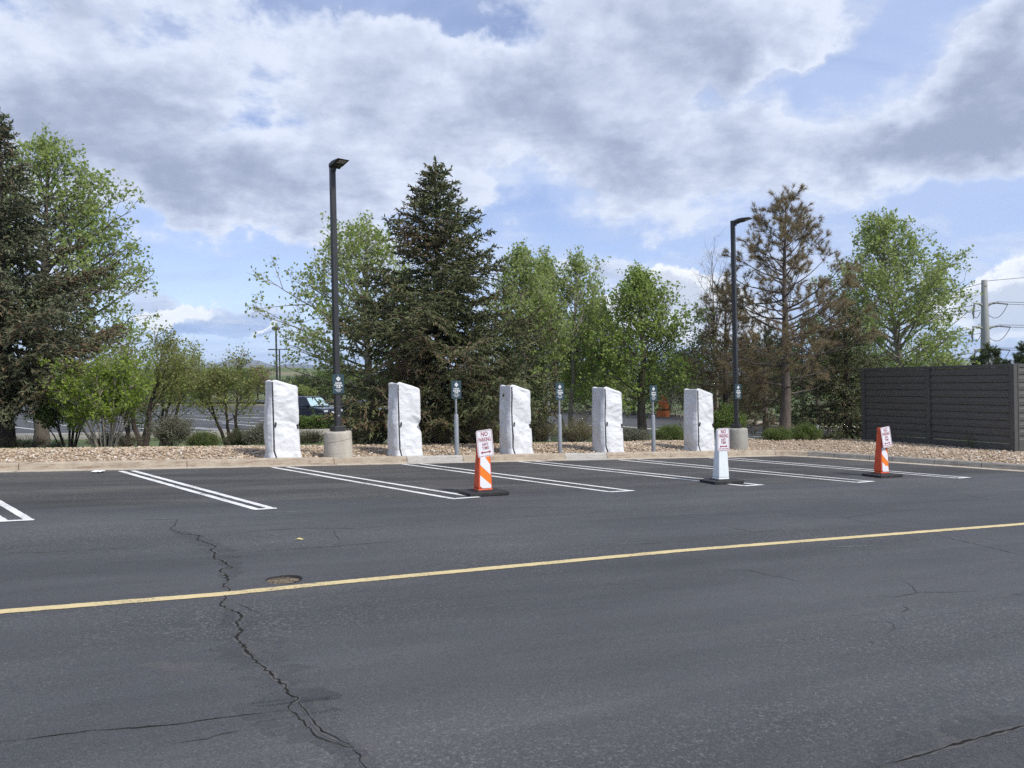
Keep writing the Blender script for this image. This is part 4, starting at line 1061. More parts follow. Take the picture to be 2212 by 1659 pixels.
p = gpt(645, 1166); mb = MB(); mb.add([(-0.05, 0, 0.004), (-0.01, -0.022, 0.014), (0.045, -0.018, 0.006), (0.07, -0.03, 0.012), (0.04, 0.012, 0.012), (0, 0.022, 0.02)], [(0, 1, 5), (1, 2, 4, 5), (2, 3, 4)])
o = mb.build('fallen_leaf', M['yellow_leaf'], fix=False); o.location = p; tag(o, 'small pale yellow leaf lying on the dark lane', 'leaf')

# ------------------------------------------------------------------ parked vehicles
def car(px, py, depth, heading, lab, name, suv, paint):
    p = dpt(px, py, depth); z0 = Lz(p.x, p.y) + 0.14
    rt = empty(name, (p.x, p.y, z0), heading, lab, 'car')      # local +x is the front
    L, W = (4.65, 1.86) if suv else (4.6, 1.80)
    H = 1.78 if suv else 1.45; belt = 1.08 if suv else 0.94
    low = [(-L / 2, 0.45), (-L / 2 + 0.02, 0.85), (-L / 2 + 0.06, belt), (0.85, belt), (1.1, belt - 0.02), (L / 2 - 0.18, belt - 0.14), (L / 2 - 0.03, belt - 0.28), (L / 2, 0.55), (L / 2 - 0.06, 0.30), (-L / 2 + 0.08, 0.30)]
    mb = MB(); mb.prism(low, -W / 2, W / 2); mb.build('body', M[paint], rt, bevel=0.06)
    if suv: cab_ = [(-2.2, belt), (-2.02, H - 0.06), (-1.85, H), (0.12, H), (0.28, H - 0.03), (0.98, belt)]
    else: cab_ = [(-2.0, belt), (-1.1, H - 0.04), (-0.8, H), (0.0, H), (0.2, H - 0.03), (1.05, belt - 0.02)]
    def tw(z): return W / 2 - 0.03 - 0.16 * (z - belt) / (H - belt)
    n = len(cab_); vs = [(x, -tw(z), z) for x, z in cab_] + [(x, tw(z), z) for x, z in cab_]
    mb = MB(); mb.add(vs, [tuple(range(n)), tuple(range(2 * n - 1, n - 1, -1))] + [(i, i + n, (i + 1) % n + n, (i + 1) % n) for i in range(n)]); mb.build('cabin', M[paint], rt, bevel=0.04)
    for sgn in (-1, 1):
        z1, z2 = belt + 0.05, H - 0.12
        xs_ = ((-2.0, -1.22), (-1.15, -0.30), (-0.22, 0.62)) if suv else ((-1.4, -0.55), (-0.47, 0.62))
        for k, (x0, x1) in enumerate(xs_):
            xt0, xt1 = x0, x1
            if suv and k == 0: xt0 = x0 + 0.08
            if not suv and k == 0: xt0 = x0 + 0.45
            if k == len(xs_) - 1: xt1 = x1 - 0.36
            mb = MB(); y1, y2 = sgn * (tw(z1) + 0.004), sgn * (tw(z2) + 0.004)
            mb.add([(x0, y1, z1), (x1, y1, z1), (xt1, y2, z2), (xt0, y2, z2)], [(0, 1, 2, 3)]); mb.build('side_window', M['glass'], rt, fix=False)
        mb = MB(); mb.box((0.62, sgn * (W / 2 + 0.10), belt + 0.08), (0.12, 0.22, 0.17)); mb.build('mirror', M[paint], rt, bevel=0.03)
        if suv:
            mb = MB(); mb.tube([(-1.8, sgn * 0.62, H + 0.0), (-1.75, sgn * 0.62, H + 0.06), (0.0, sgn * 0.62, H + 0.06), (0.05, sgn * 0.62, H + 0.0)], 0.022, 6); mb.build('roof_rail', M['tyre'], rt)
        mb = MB(); mb.box((L / 2 - 0.10, sgn * 0.66, belt - 0.30), (0.20, 0.34, 0.14)); mb.build('headlight', M['headlight'], rt, bevel=0.03)
        for x in (-1.38, 1.42):
            mb = MB(); mb.lathe([(0.20, -0.11), (0.35, -0.11), (0.37, -0.06), (0.37, 0.06), (0.35, 0.11), (0.20, 0.11)], 20)
            mb.v = [(v[0] + x, sgn * (W / 2 - 0.10) + v[2], v[1] + 0.37) for v in mb.v]; wh = mb.build('wheel', M['tyre'], rt)
            mb = MB(); mb.lathe([(0.03, 0.0), (0.21, 0.0)], 16, cap=False); mb.v = [(v[0] + x, sgn * (W / 2 + 0.013), v[1] + 0.37) for v in mb.v]; mb.build('rim', M['rim'], wh, fix=False)
    # windscreen with sunshade
    (xa, za), (xb, zb) = cab_[-2], cab_[-1]
    nn = Vector((zb - za, 0, -(xb - xa))); nn = Vector((za - zb, 0, xb - xa)).normalized()
    def wq(t, y, o): 
        x, z = xa + (xb - xa) * t, za + (zb - za) * t; return Vector((x, y * (tw(z)), z)) + nn * o
    mb = MB(); mb.add([wq(.05, -.93, .004), wq(.05, .93, .004), wq(.97, .93, .004), wq(.97, -.93, .004)], [(0, 1, 2, 3)]); ws = mb.build('windscreen', M['glass'], rt, fix=False)
    if suv:
        for s_ in (-1, 1):
            mb = MB(); mb.add([wq(.10, .12 * s_, .008), wq(.10, .85 * s_, .008), wq(.93, .90 * s_, .008), wq(.93, .04 * s_, .008), wq(.35, .08 * s_, .008)], [(0, 1, 2, 3, 4)]); mb.build('sunshade', M['shade'], ws, fix=False)
    mb = MB(); mb.box((L / 2 + 0.012, 0, belt - 0.42), (0.02, 0.5, 0.16)); mb.build('number_plate', M['sign_white'], rt, bevel=0.005)
    mb = MB(); mb.box((L / 2 + 0.008, 0, belt - 0.30 - 0.25 + 0.16), (0.015, 0.9, 0.06)); mb.build('grille', M['tyre'], rt)
car(672, 900, 54, R(-35), 'dark navy SUV with roof rails and a silver windscreen sunshade', 'parked_suv', True, 'car_navy')
car(783, 905, 56, R(-35), 'black saloon car half hidden behind the left lamp post and spruce', 'parked_saloon', False, 'car_black')

# orange cabinet beyond the right cottonwood, tiny hill poles
p = dpt(1432, 893, 62)
rt = empty('orange_cabinet', (p.x, p.y, Lz(p.x, p.y) - 0.3), R(15), 'small rust orange box stack seen beyond the right cottonwood trunk', 'cabinet')
mb = MB(); mb.box((0, 0, 0.5), (0.85, 0.7, 1.0)); mb.build('body', M['orange_box'], rt, bevel=0.03)
mb = MB(); mb.box((0.06, 0, 1.4), (0.6, 0.6, 0.65)); mb.box((0.1, 0, 1.95), (0.4, 0.5, 0.42)); mb.build('upper_box', M['orange_box'], rt, bevel=0.03)
mb = MB(); mb.box((0, 0, 1.04), (0.95, 0.8, 0.07)); mb.build('ledge', M['bark_dark'], rt)
for px, top, w in ((495, 786, 0), (592, 778, 0), (617, 774, 0), (665, 776, 0), (693, 773, 0), (738, 780, 0)):
    q = dpt(px, top, 540); z0 = ground_z(q.x, q.y) - 0.5
    mb = MB(); mb.tube([(0, 0, 0), (0, 0, q.z - z0)], 0.2, 6); mb.tube([(-1.2, 0, q.z - z0 - 0.8), (1.2, 0, q.z - z0 - 0.8)], 0.09, 5)
    o = mb.build('utility_pole', M['pole_dark']); o.location = (q.x, q.y, z0)
    tag(o, 'tiny wooden utility pole on the crest of the far green hill', 'utility pole', 'utility poles on the far hill')

# ------------------------------------------------------------------ vegetation
def unit(v): return v / np.maximum(1e-9, np.linalg.norm(v, axis=-1, keepdims=True))
def tubes(P, Rr, S=5):
    B, n, _ = P.shape
    t = np.empty_like(P); t[:, 1:-1] = P[:, 2:] - P[:, :-2]; t[:, 0] = P[:, 1] - P[:, 0]; t[:, -1] = P[:, -1] - P[:, -2]
    t = unit(t)
    a = np.where(np.abs(t[..., 2:3]) > 0.9, np.array([1.0, 0, 0]), UP)
    x = unit(np.cross(t, a)); y = np.cross(t, x)
    th = 2 * np.pi * np.arange(S) / S
    ring = P[:, :, None] + (x[:, :, None] * np.cos(th)[None, None, :, None] + y[:, :, None] * np.sin(th)[None, None, :, None]) * Rr[:, :, None, None]
    v = ring.reshape(-1, 3)
    b = np.arange(B)[:, None, None] * n * S; i = np.arange(n - 1)[None, :, None] * S; k = np.arange(S)[None, None, :]; k2 = (k + 1) % S
    f = np.stack([b + i + k, b + i + k2, b + i + S + k2, b + i + S + k], -1).reshape(-1, 4)
    return v, f
def rand_unit(rng, n): return unit(rng.normal(size=(n, 3)))
def leaves(rng, C, size, aspect=0.72, flat=0.0, facing=None):
    n = len(C); nr = rand_unit(rng, n)
    if flat: nr = unit(nr + UP * flat)
    ax = unit(np.cross(nr, rand_unit(rng, n))); bx = np.cross(nr, ax)
    L = (size * rng.uniform(0.7, 1.3, n))[:, None] / 2
    v = np.stack([C - ax * L, C + bx * L * aspect - ax * L * 0.15 + nr * L * 0.12, C + ax * L, C - bx * L * aspect - ax * L * 0.15 + nr * L * 0.12], 1)
    return v.reshape(-1, 3), np.arange(n * 4).reshape(n, 4)
def spindles(rng, A, D, L, Wd):
    """thin three sided cones from A along D"""
    n = len(A); a = np.where(np.abs(D[:, 2:3]) > 0.9, np.array([1.0, 0, 0]), UP)
    x = unit(np.cross(D, a)); y = np.cross(D, x); ph = rng.uniform(0, 6.28, n)
    rs = []
    for k in range(3):
        th = ph + 2.0944 * k; rs.append(A + D * (L * 0.22)[:, None] + (x * np.cos(th)[:, None] + y * np.sin(th)[:, None]) * Wd[:, None])
    v = np.stack(rs + [A + D * L[:, None], A], 1)
    f = np.array([(0, 1, 3), (1, 2, 3), (2, 0, 3), (1, 0, 4), (2, 1, 4), (0, 2, 4)])[None] + (np.arange(n) * 5)[:, None, None]
    return v.reshape(-1, 3), f.reshape(-1, 3)
def lerp_poly(P, idx, f):
    n = P.shape[1]; s = np.clip(f, 0, 0.9999) * (n - 1); i = s.astype(int); a = (s - i)[:, None]
    p = P[idx, i] * (1 - a) + P[idx, i + 1] * a; t = unit(P[idx, i + 1] - P[idx, i]); return p, t
def offshoots(rng, P, k, f0, f1, Lf, ang, up, npt=4, wob=0.08, fpow=1.0):
    """k side branches per parent; Lf(idx, f) gives lengths"""
    B = len(P); ln = np.linalg.norm(P[:, -1] - P[:, 0], axis=1)
    kk = np.maximum(2, np.round(k * (0.25 + 0.75 * ln / ln.mean()))).astype(int)
    idx = np.repeat(np.arange(B), kk); f = f0 + (f1 - f0) * rng.uniform(0, 1, len(idx)) ** fpow
    p, t = lerp_poly(P, idx, f)
    perp = unit(np.cross(t, rand_unit(rng, len(t))))
    a = np.radians(ang + rng.normal(0, 12, len(t)))[:, None]
    d = unit(t * np.cos(a) + perp * np.sin(a) + UP * up)
    L = Lf(idx, f)[:, None, None]; s = np.linspace(0, 1, npt)[None, :, None]
    bend = rng.normal(0, wob, (len(t), 1, 3)) + UP * up * 0.35
    Q = p[:, None] + d[:, None] * L * s + bend * L * s ** 2
    return Q, idx, f
def radii(R0, R1, n, B): return np.repeat((R0 + (R1 - R0) * np.linspace(0, 1, n))[None], B, 0)

def fit_len(t, el, prof, H, jit):
    L = np.full(len(t), 0.5)
    for _ in range(12):
        tip = np.clip(t + L * np.sin(el) / H, 0, 1.05)
        L = 0.5 * L + 0.5 * np.array([prof(x) for x in tip]) * jit / np.maximum(0.2, np.cos(el))
    return np.minimum(L, np.maximum(0.05 * H, (1.04 - t) * H / np.maximum(0.15, np.sin(el))))
def leafy_tree(name, lab, cat, base, H, prof, seed, n1=34, n2=9, n3=5, nl=7, lsize=0.10, t0=0.2, e0=20, e1=62, tr=0.16, bark='bark', leafm='leaf_cotton', lean=(0, 0), spread=0.10, stems=1, group=None, asym=(0, 0), bare=0.0, top=0.96, wobble=0.02, twig=0.34, twigm=None):
    rng = np.random.default_rng(seed)
    rt = empty(name, base, 0, lab, cat, group)
    S = []
    zs = np.linspace(0, 1, 12)
    for s in range(stems):
        a = 6.28 * s / stems + rng.uniform(0, 1); k = 0.0 if stems == 1 else rng.uniform(0.10, 0.22) * H
        px = lean[0] * zs ** 1.3 + k * math.cos(a) * zs ** 0.8; py = lean[1] * zs ** 1.3 + k * math.sin(a) * zs ** 0.8
        w = np.cumsum(rng.normal(0, wobble, (12, 2)), 0) * H * 0.3; w[0] = 0
        hh = H * top * (1 if s == 0 else rng.uniform(0.7, 0.98))
        S.append(np.stack([px + w[:, 0], py + w[:, 1], zs * hh], 1))
    S = np.array(S)
    parts = []
    rr = np.repeat((tr / math.sqrt(stems) * (1 - 0.93 * zs ** 0.9) * (1 + 0.5 * np.exp(-zs * 30)))[None], stems, 0)
    v, f = tubes(S, rr, 9); parts.append((v, f, 0, True))
    # primary limbs
    nP = n1; i = np.arange(nP); sid = i % stems
    t = t0 + (0.98 - t0) * ((i + 0.5) / nP) ** 0.85
    p, _ = lerp_poly(S, sid, t)
    az = i * 2.39996 + rng.normal(0, 0.4, nP)
    if stems > 1:
        az = np.arctan2(p[:, 1], p[:, 0]) + rng.normal(0, 1.1, nP)
    el = np.radians(e0 + (e1 - e0) * t ** 1.2 + rng.normal(0, 9, nP))
    jit = (1 + asym[0] * np.cos(az - asym[1])) * rng.uniform(0.72, 1.10, nP)
    L = fit_len(t, el, prof, H, jit)
    d = np.stack([np.cos(az) * np.cos(el), np.sin(az) * np.cos(el), np.sin(el)], 1)
    s = np.linspace(0, 1, 7)[None, :, None]
    P1 = p[:, None] + d[:, None] * L[:, None, None] * s + (UP * 0.14 + rng.normal(0, 0.07, (nP, 1, 3))) * L[:, None, None] * s ** 2 + rng.normal(0, 0.012, (nP, 7, 3)) * L[:, None, None] * s
    r0 = np.clip(0.017 * L, 0.008, tr * 0.40)
    v, f = tubes(P1, r0[:, None] * (1 - 0.85 * np.linspace(0, 1, 7))[None], 6); parts.append((v, f, 0, True))
    L2 = lambda idx, f_: L[idx] * (0.55 - 0.33 * f_) * rng.uniform(0.6, 1.2, len(idx)) + 0.15
    P2, i2, f2 = offshoots(rng, P1, n2, 0.18, 1.0, L2, 44, 0.12, 5, 0.12, 0.8)
    l2 = np.linalg.norm(P2[:, -1] - P2[:, 0], axis=1)
    v, f = tubes(P2, (np.clip(0.011 * l2, 0.004, 0.02))[:, None] * (1 - 0.7 * np.linspace(0, 1, 5))[None], 4); parts.append((v, f, 1, True))
    P3, i3, f3 = offshoots(rng, P2, n3, 0.15, 1.0, lambda idx, f_: twig * rng.uniform(0.5, 1.3, len(idx)), 46, 0.10, 3, 0.12, 0.8)
    v, f = tubes(P3, np.repeat(np.array([[0.0055, 0.004, 0.002]]), len(P3), 0), 3); parts.append((v, f, 1, True))
    np_mesh('trunk', parts, [M[bark], M[twigm or bark]], rt)
    if nl:
        keep = rng.uniform(0, 1, len(P3)) >= bare
        Q = P3[keep]; idx = np.repeat(np.arange(len(Q)), nl); fr = rng.uniform(0.25, 1.0, len(idx))
        C, _ = lerp_poly(Q, idx, fr); C = C + rng.normal(0, spread * 0.8, C.shape)
        v, f = leaves(rng, C, np.full(len(C), lsize)); np_mesh('crown', [(v, f, 0, False)], [M[leafm]], rt)
    return rt

def spruce(name, lab, base, H, Rb, seed, mats=('needle', 'needle_brown'), t0=0.06, tr=0.2, dens=1.0, brown=0.3, cones=60, bark='bark_dark', sprig=0.125, power=0.85, az_lim=None, bx=(0, 0), dead=0.1, droop=0.28, irregular=0.16, wh=0.22, group=None, Lmax=9.0):
    rng = np.random.default_rng(seed)
    rt = empty(name, base, 0, lab, 'tree', group)
    zs = np.linspace(0, 1, 14); tp = np.stack([np.cumsum(rng.normal(0, 0.006, 14)) * H * 0.3, np.cumsum(rng.normal(0, 0.006, 14)) * H * 0.3, zs * H], 1); tp[0, :2] = 0
    parts = []
    v, f = tubes(tp[None], (tr * (1 - 0.96 * zs) * (1 + 0.4 * np.exp(-zs * 40)))[None], 9); parts.append((v, f, 0, True))
    # whorls
    Z, AZ = [], []; z = t0 * H; k0 = 0
    while z < H * 0.955:
        fr = z / H; nb = int(round((8.5 - 4.0 * fr)))
        for q in range(nb): Z.append(z + rng.uniform(-0.1, 0.1)); AZ.append(6.283 * q / nb + k0 + rng.normal(0, 0.25))
        k0 += 1.1; z += wh * (1.15 - 0.55 * fr)
    Z = np.array(Z); AZ = np.array(AZ); kp = (rng.uniform(0, 1, len(Z)) > 0.12) | (Z > 0.85 * H); Z, AZ = Z[kp], AZ[kp]
    if az_lim is not None:
        dd = np.abs((AZ - az_lim[0] + np.pi) % (2 * np.pi) - np.pi); kp = dd < az_lim[1]; Z, AZ = Z[kp], AZ[kp]
    fr = Z / H; n = len(Z)
    el = np.radians(-10 + 58 * np.clip(fr, 0, 1) ** 1.35 + rng.normal(0, 5, n))
    jit = rng.uniform(1 - irregular * 1.6, 1 + irregular, n)
    L = fit_len(fr, el, lambda q: min(Rb * max(0.0, 1 - q) ** power + 0.02, Lmax), H, jit)
    d = np.stack([np.cos(AZ) * np.cos(el), np.sin(AZ) * np.cos(el), np.sin(el)], 1)
    p, _ = lerp_poly(tp[None], np.zeros(n, int), fr)
    NP = 8; s = np.linspace(0, 1, NP)[None, :, None]
    Pb = p[:, None] + d[:, None] * L[:, None, None] * s + UP * (L[:, None, None] * (-droop * s + (droop * 1.15) * s ** 2.4)) * (1 - fr)[:, None, None] + rng.normal(0, 0.01, (n, NP, 3)) * L[:, None, None]
    v, f = tubes(Pb, np.clip(0.013 * L, 0.006, 0.05)[:, None] * (1 - 0.85 * np.linspace(0, 1, NP))[None], 5); parts.append((v, f, 0, True))
    # side branchlets
    cnt = np.maximum(4, (L / 0.075 * dens)).astype(int)
    idx = np.repeat(np.arange(n), cnt)
    ff = np.concatenate([np.linspace(0.10, 0.985, c) for c in cnt]) + rng.normal(0, 0.01, len(idx)); ff = np.clip(ff, 0.05, 0.99)
    q, t = lerp_poly(Pb, idx, ff)
    side = unit(np.cross(t, UP)); sg = np.where(np.arange(len(idx)) % 2 == 0, 1.0, -1.0)[:, None]
    a = np.radians(rng.uniform(38, 66, len(idx)))[:, None]
    bd = unit(t * np.cos(a) + side * sg * np.sin(a) + UP * rng.normal(-0.16, 0.26, (len(idx), 1)))
    bl = (0.20 + 0.36 * L[idx] * (1 - ff) ** 0.6) * rng.uniform(0.6, 1.25, len(idx))
    bl = np.minimum(bl, 0.85)
    s4 = np.linspace(0, 1, 4)[None, :, None]
    P2 = q[:, None] + bd[:, None] * bl[:, None, None] * s4 + UP * (-0.30 * bl[:, None, None] * s4 ** 2) * (1 - 0.8 * fr[idx])[:, None, None]
    isdead = rng.uniform(0, 1, len(idx)) < dead
    v, f = tubes(P2, np.repeat(np.array([[0.007, 0.006, 0.005, 0.003]]), len(P2), 0), 3)
    parts.append((v, f, 1, True))
    # sprigs
    c2 = np.maximum(2, (bl / 0.052 * dens)).astype(int); c2[isdead] = 0
    i2 = np.repeat(np.arange(len(P2)), c2)
    f2 = np.concatenate([np.linspace(0.06, 1.0, c) for c in c2 if c > 0])
    A, t2 = lerp_poly(P2, i2, f2)
    dr = unit(t2 * 0.8 + rng.normal(0, 0.62, A.shape) + UP * 0.05)
    print(name, len(A))
    Ls = sprig * rng.uniform(0.7, 1.35, len(A)); Ws = Ls * rng.uniform(0.15, 0.23, len(A))
    # leaders / tips along the main axis
    it = np.repeat(np.arange(n), 9); ft = rng.uniform(0.5, 1.0, len(it)); At, tt_ = lerp_poly(Pb, it, ft)
    zt = np.linspace(0.86, 0.995, 90); At2, tt2 = lerp_poly(tp[None], np.zeros(90, int), zt)
    A = np.concatenate([A, At, At2]); dr = np.concatenate([dr, unit(tt_ + rng.normal(0, 0.5, At.shape)), unit(tt2 * 0.9 + rng.normal(0, 0.5, At2.shape))])
    Ls = np.concatenate([Ls, np.full(len(At), sprig * 1.1), np.full(90, sprig * 0.9)]); Ws = np.concatenate([Ws, np.full(len(At), sprig * 0.18), np.full(90, sprig * 0.18)])
    # brown patches, per branch and by place
    nb_ = np.array([mnoise.noise(Vector((x * 0.55, y * 0.55, z_ * 0.55 + seed))) for x, y, z_ in A[::1]])
    bl_, bh_ = brown if isinstance(brown, tuple) else (brown, brown)
    pr = np.clip(bl_ + (bh_ - bl_) * np.clip(A[:, 2] / H, 0, 1) ** 0.7 + 0.9 * nb_, 0.02, 0.95); isb = rng.uniform(0, 1, len(A)) < pr
    P_ = []
    for msk, mi in ((~isb, 0), (isb, 1)):
        if msk.sum():
            v, f = spindles(rng, A[msk], dr[msk], Ls[msk], Ws[msk]); P_.append((v, f, mi, False))
    np_mesh('trunk', parts, [M[bark], M['dead_twig']], rt)
    np_mesh('crown', P_, [M[mats[0]], M[mats[1]]], rt)
    if cones:
        kx = rng.choice(n, cones, p=(fr ** 2.5) / (fr ** 2.5).sum()); Ac, tc_ = lerp_poly(Pb, kx, rng.uniform(0.5, 0.95, cones))
        v, f = spindles(rng, Ac, np.repeat(np.array([[0, 0, -1.0]]), cones, 0) + rng.normal(0, 0.2, (cones, 3)), np.full(cones, 0.11), np.full(cones, 0.022)); np_mesh('seed_cones', [(v, f, 0, True)], [M['cone_brown']], rt)
    return rt

def pine(name, lab, base, H, prof, seed, t0=0.22, n1=46, n2=7, n3=3, tr=0.17, needle='needle_rust', nl=0.17, per=34, lean=(0, 0), asym=(0, 0), extra=None, bark='bark_pine', group=None, wid=0.011, bare_low=0.25):
    rng = np.random.default_rng(seed)
    rt = empty(name, base, 0, lab, 'tree', group)
    zs = np.linspace(0, 1, 14); tp = np.stack([lean[0] * zs + np.cumsum(rng.normal(0, 0.008, 14)) * H * 0.25, lean[1] * zs + np.cumsum(rng.normal(0, 0.008, 14)) * H * 0.25, zs * H], 1); tp[0, :2] = 0
    parts = []
    v, f = tubes(tp[None], (tr * (1 - 0.93 * zs ** 0.85) * (1 + 0.35 * np.exp(-zs * 30)))[None], 10); parts.append((v, f, 0, True))
    i = np.arange(n1); t = t0 + (0.975 - t0) * ((i + .5) / n1) ** 0.9; p, _ = lerp_poly(tp[None], np.zeros(n1, int), t)
    az = i * 2.39996 + rng.normal(0, .35, n1); el = np.radians(-6 + 56 * t ** 1.6 + rng.normal(0, 8, n1))
    L = fit_len(t, el, prof, H, (1 + asym[0] * np.cos(az - asym[1])) * rng.uniform(0.7, 1.08, n1))
    if extra:
        for (te, aze, Le, ele) in extra:
            t = np.append(t, te); az = np.append(az, aze); L = np.append(L, Le); el = np.append(el, R(ele)); p = np.append(p, lerp_poly(tp[None], np.zeros(1, int), np.array([te]))[0], 0)
    n = len(t); d = np.stack([np.cos(az) * np.cos(el), np.sin(az) * np.cos(el), np.sin(el)], 1)
    NP = 8; s = np.linspace(0, 1, NP)[None, :, None]
    P1 = p[:, None] + d[:, None] * L[:, None, None] * s + UP * L[:, None, None] * (-0.16 * s + 0.30 * s ** 2) + rng.normal(0, 0.018, (n, NP, 3)) * L[:, None, None] * s
    v, f = tubes(P1, np.clip(0.019 * L, 0.008, 0.06)[:, None] * (1 - 0.8 * np.linspace(0, 1, NP))[None], 6); parts.append((v, f, 0, True))
    P2, i2, f2 = offshoots(rng, P1, n2, 0.22, 1.0, lambda idx, f_: (0.15 + L[idx] * (0.46 - 0.30 * f_)) * rng.uniform(.55, 1.15, len(idx)), 42, 0.10, 5, 0.12, 0.75)
    l2 = np.linalg.norm(P2[:, -1] - P2[:, 0], axis=1)
    v, f = tubes(P2, np.clip(0.016 * l2, 0.006, 0.022)[:, None] * (1 - 0.6 * np.linspace(0, 1, 5))[None], 4); parts.append((v, f, 0, True))
    P3, i3, f3 = offshoots(rng, P2, n3, 0.25, 1.0, lambda idx, f_: rng.uniform(.15, .42, len(idx)), 40, 0.22, 3, 0.1, 0.7)
    v, f = tubes(P3, np.repeat(np.array([[0.008, 0.007, 0.006]]), len(P3), 0), 3); parts.append((v, f, 0, True))
    np_mesh('trunk', parts, [M[bark]], rt)
    E = np.concatenate([P3[:, -1], P2[:, -1], P1[:, -1], tp[-1:]]); D = np.concatenate([unit(P3[:, -1] - P3[:, -2]), unit(P2[:, -1] - P2[:, -2]), unit(P1[:, -1] - P1[:, -2]), np.array([[0, 0, 1.0]])])
    rel = E[:, 2] / H; kp = rng.uniform(0, 1, len(E)) > bare_low * np.clip((0.55 - rel) / 0.55, 0, 1); E, D = E[kp], D[kp]
    idx = np.repeat(np.arange(len(E)), per)
    A = E[idx] - D[idx] * (rng.uniform(0, 0.16, len(idx)))[:, None]
    nd = unit(D[idx] * 0.55 + rng.normal(0, 0.55, A.shape) + UP * 0.08)
    ln = nl * rng.uniform(0.7, 1.15, len(idx)); sd = unit(np.cross(nd, rand_unit(rng, len(idx)))) * (wid * 0.5)
    v = np.stack([A - sd, A + sd, A + nd * ln[:, None] + sd * 0.3], 1).reshape(-1, 3); f = np.arange(len(idx) * 3).reshape(-1, 3)
    np_mesh('crown', [(v, f, 0, False)], [M[needle]], rt)
    return rt

def shrub(name, lab, cat, base, size, seed, leafm, n_stem=14, n2=6, n3=4, nl=6, lsize=0.06, bark='bark', arch=0.25, spread=0.05, group=None, sr=0.012, rect=False, twig=0.2, open_=1.0, up=0.12, leafstart=0.15, rz=0.0, aspect=0.72):
    """multi stemmed plant filling a box size=(wx, wy, h)"""
    rng = np.random.default_rng(seed); wx, wy, h = size
    rt = empty(name, base, rz, lab, cat, group)
    a = rng.uniform(0, 6.283, n_stem); rr = np.sqrt(rng.uniform(0.0, 1, n_stem)) * open_
    if rect:
        ex = rng.uniform(-1, 1, n_stem); ey = rng.uniform(-1, 1, n_stem); b0 = np.stack([ex * wx * 0.47, ey * wy * 0.4, np.zeros(n_stem)], 1); e = b0 + np.stack([rng.normal(0, 0.12, n_stem), rng.normal(0, 0.1, n_stem), h * rng.uniform(0.80, 1.0, n_stem)], 1)
    else:
        b0 = np.stack([np.cos(a) * rr * wx * 0.10, np.sin(a) * rr * wy * 0.10, np.zeros(n_stem)], 1)
        e = np.stack([np.cos(a) * rr * wx * 0.5, np.sin(a) * rr * wy * 0.5, h * np.sqrt(np.clip(1 - 0.75 * rr ** 2, 0.05, 1)) * rng.uniform(0.75, 1.0, n_stem)], 1)
    NP = 7; s = np.linspace(0, 1, NP)[None, :, None]
    P1 = b0[:, None] * (1 - s) + e[:, None] * s + UP * (arch * h * s * (1 - s)) + np.cumsum(rng.normal(0, 0.016, (n_stem, NP, 3)), 1) * h * s
    v, f = tubes(P1, (sr * rng.uniform(0.7, 1.3, n_stem))[:, None] * (1 - 0.8 * np.linspace(0, 1, NP))[None], 5); parts = [(v, f, 0, True)]
    l1 = np.linalg.norm(P1[:, -1] - P1[:, 0], axis=1)
    P2, i2, f2 = offshoots(rng, P1, n2, leafstart, 1.0, lambda idx, f_: l1[idx] * (0.40 - 0.22 * f_) * rng.uniform(.5, 1.2, len(idx)), 38, up, 4, 0.12, 0.8)
    v, f = tubes(P2, np.repeat((sr * np.array([0.5, 0.4, 0.3, 0.2]))[None], len(P2), 0), 4); parts.append((v, f, 0, True))
    P3, i3, f3 = offshoots(rng, P2, n3, 0.1, 1.0, lambda idx, f_: twig * rng.uniform(.5, 1.3, len(idx)), 40, up, 3, 0.12, 0.8)
    v, f = tubes(P3, np.repeat((sr * np.array([0.3, 0.22, 0.15]))[None], len(P3), 0), 3); parts.append((v, f, 0, True))
    np_mesh('stems', parts, [M[bark]], rt)
    if nl:
        idx = np.repeat(np.arange(len(P3)), nl); C, _ = lerp_poly(P3, idx, rng.uniform(.1, 1, len(idx))); C = C + rng.normal(0, spread, C.shape)
        v, f = leaves(rng, C, np.full(len(C), lsize), aspect); np_mesh('foliage', [(v, f, 0, False)], [M[leafm]], rt)
    return rt

def spot(px, depth, dz=-0.08):
    """stand at image column px (at ground height) and distance depth"""
    p = dpt(px, 900, depth); z = ground_z(p.x, p.y); q = dpt(px, 829.5 + (CAMZ - z) / depth * CF, depth)
    return Vector((q.x, q.y, ground_z(q.x, q.y) + dz))
def top_h(px, py, base): 
    d = base.y; return dpt(px, py, d).z - base.z
def lin(pts):
    def f(t):
        for i in range(len(pts) - 1):
            if t <= pts[i + 1][0]:
                a = (t - pts[i][0]) / max(1e-6, pts[i + 1][0] - pts[i][0]); return pts[i][1] + (pts[i + 1][1] - pts[i][1]) * max(0, a)
        return pts[-1][1]
    return f

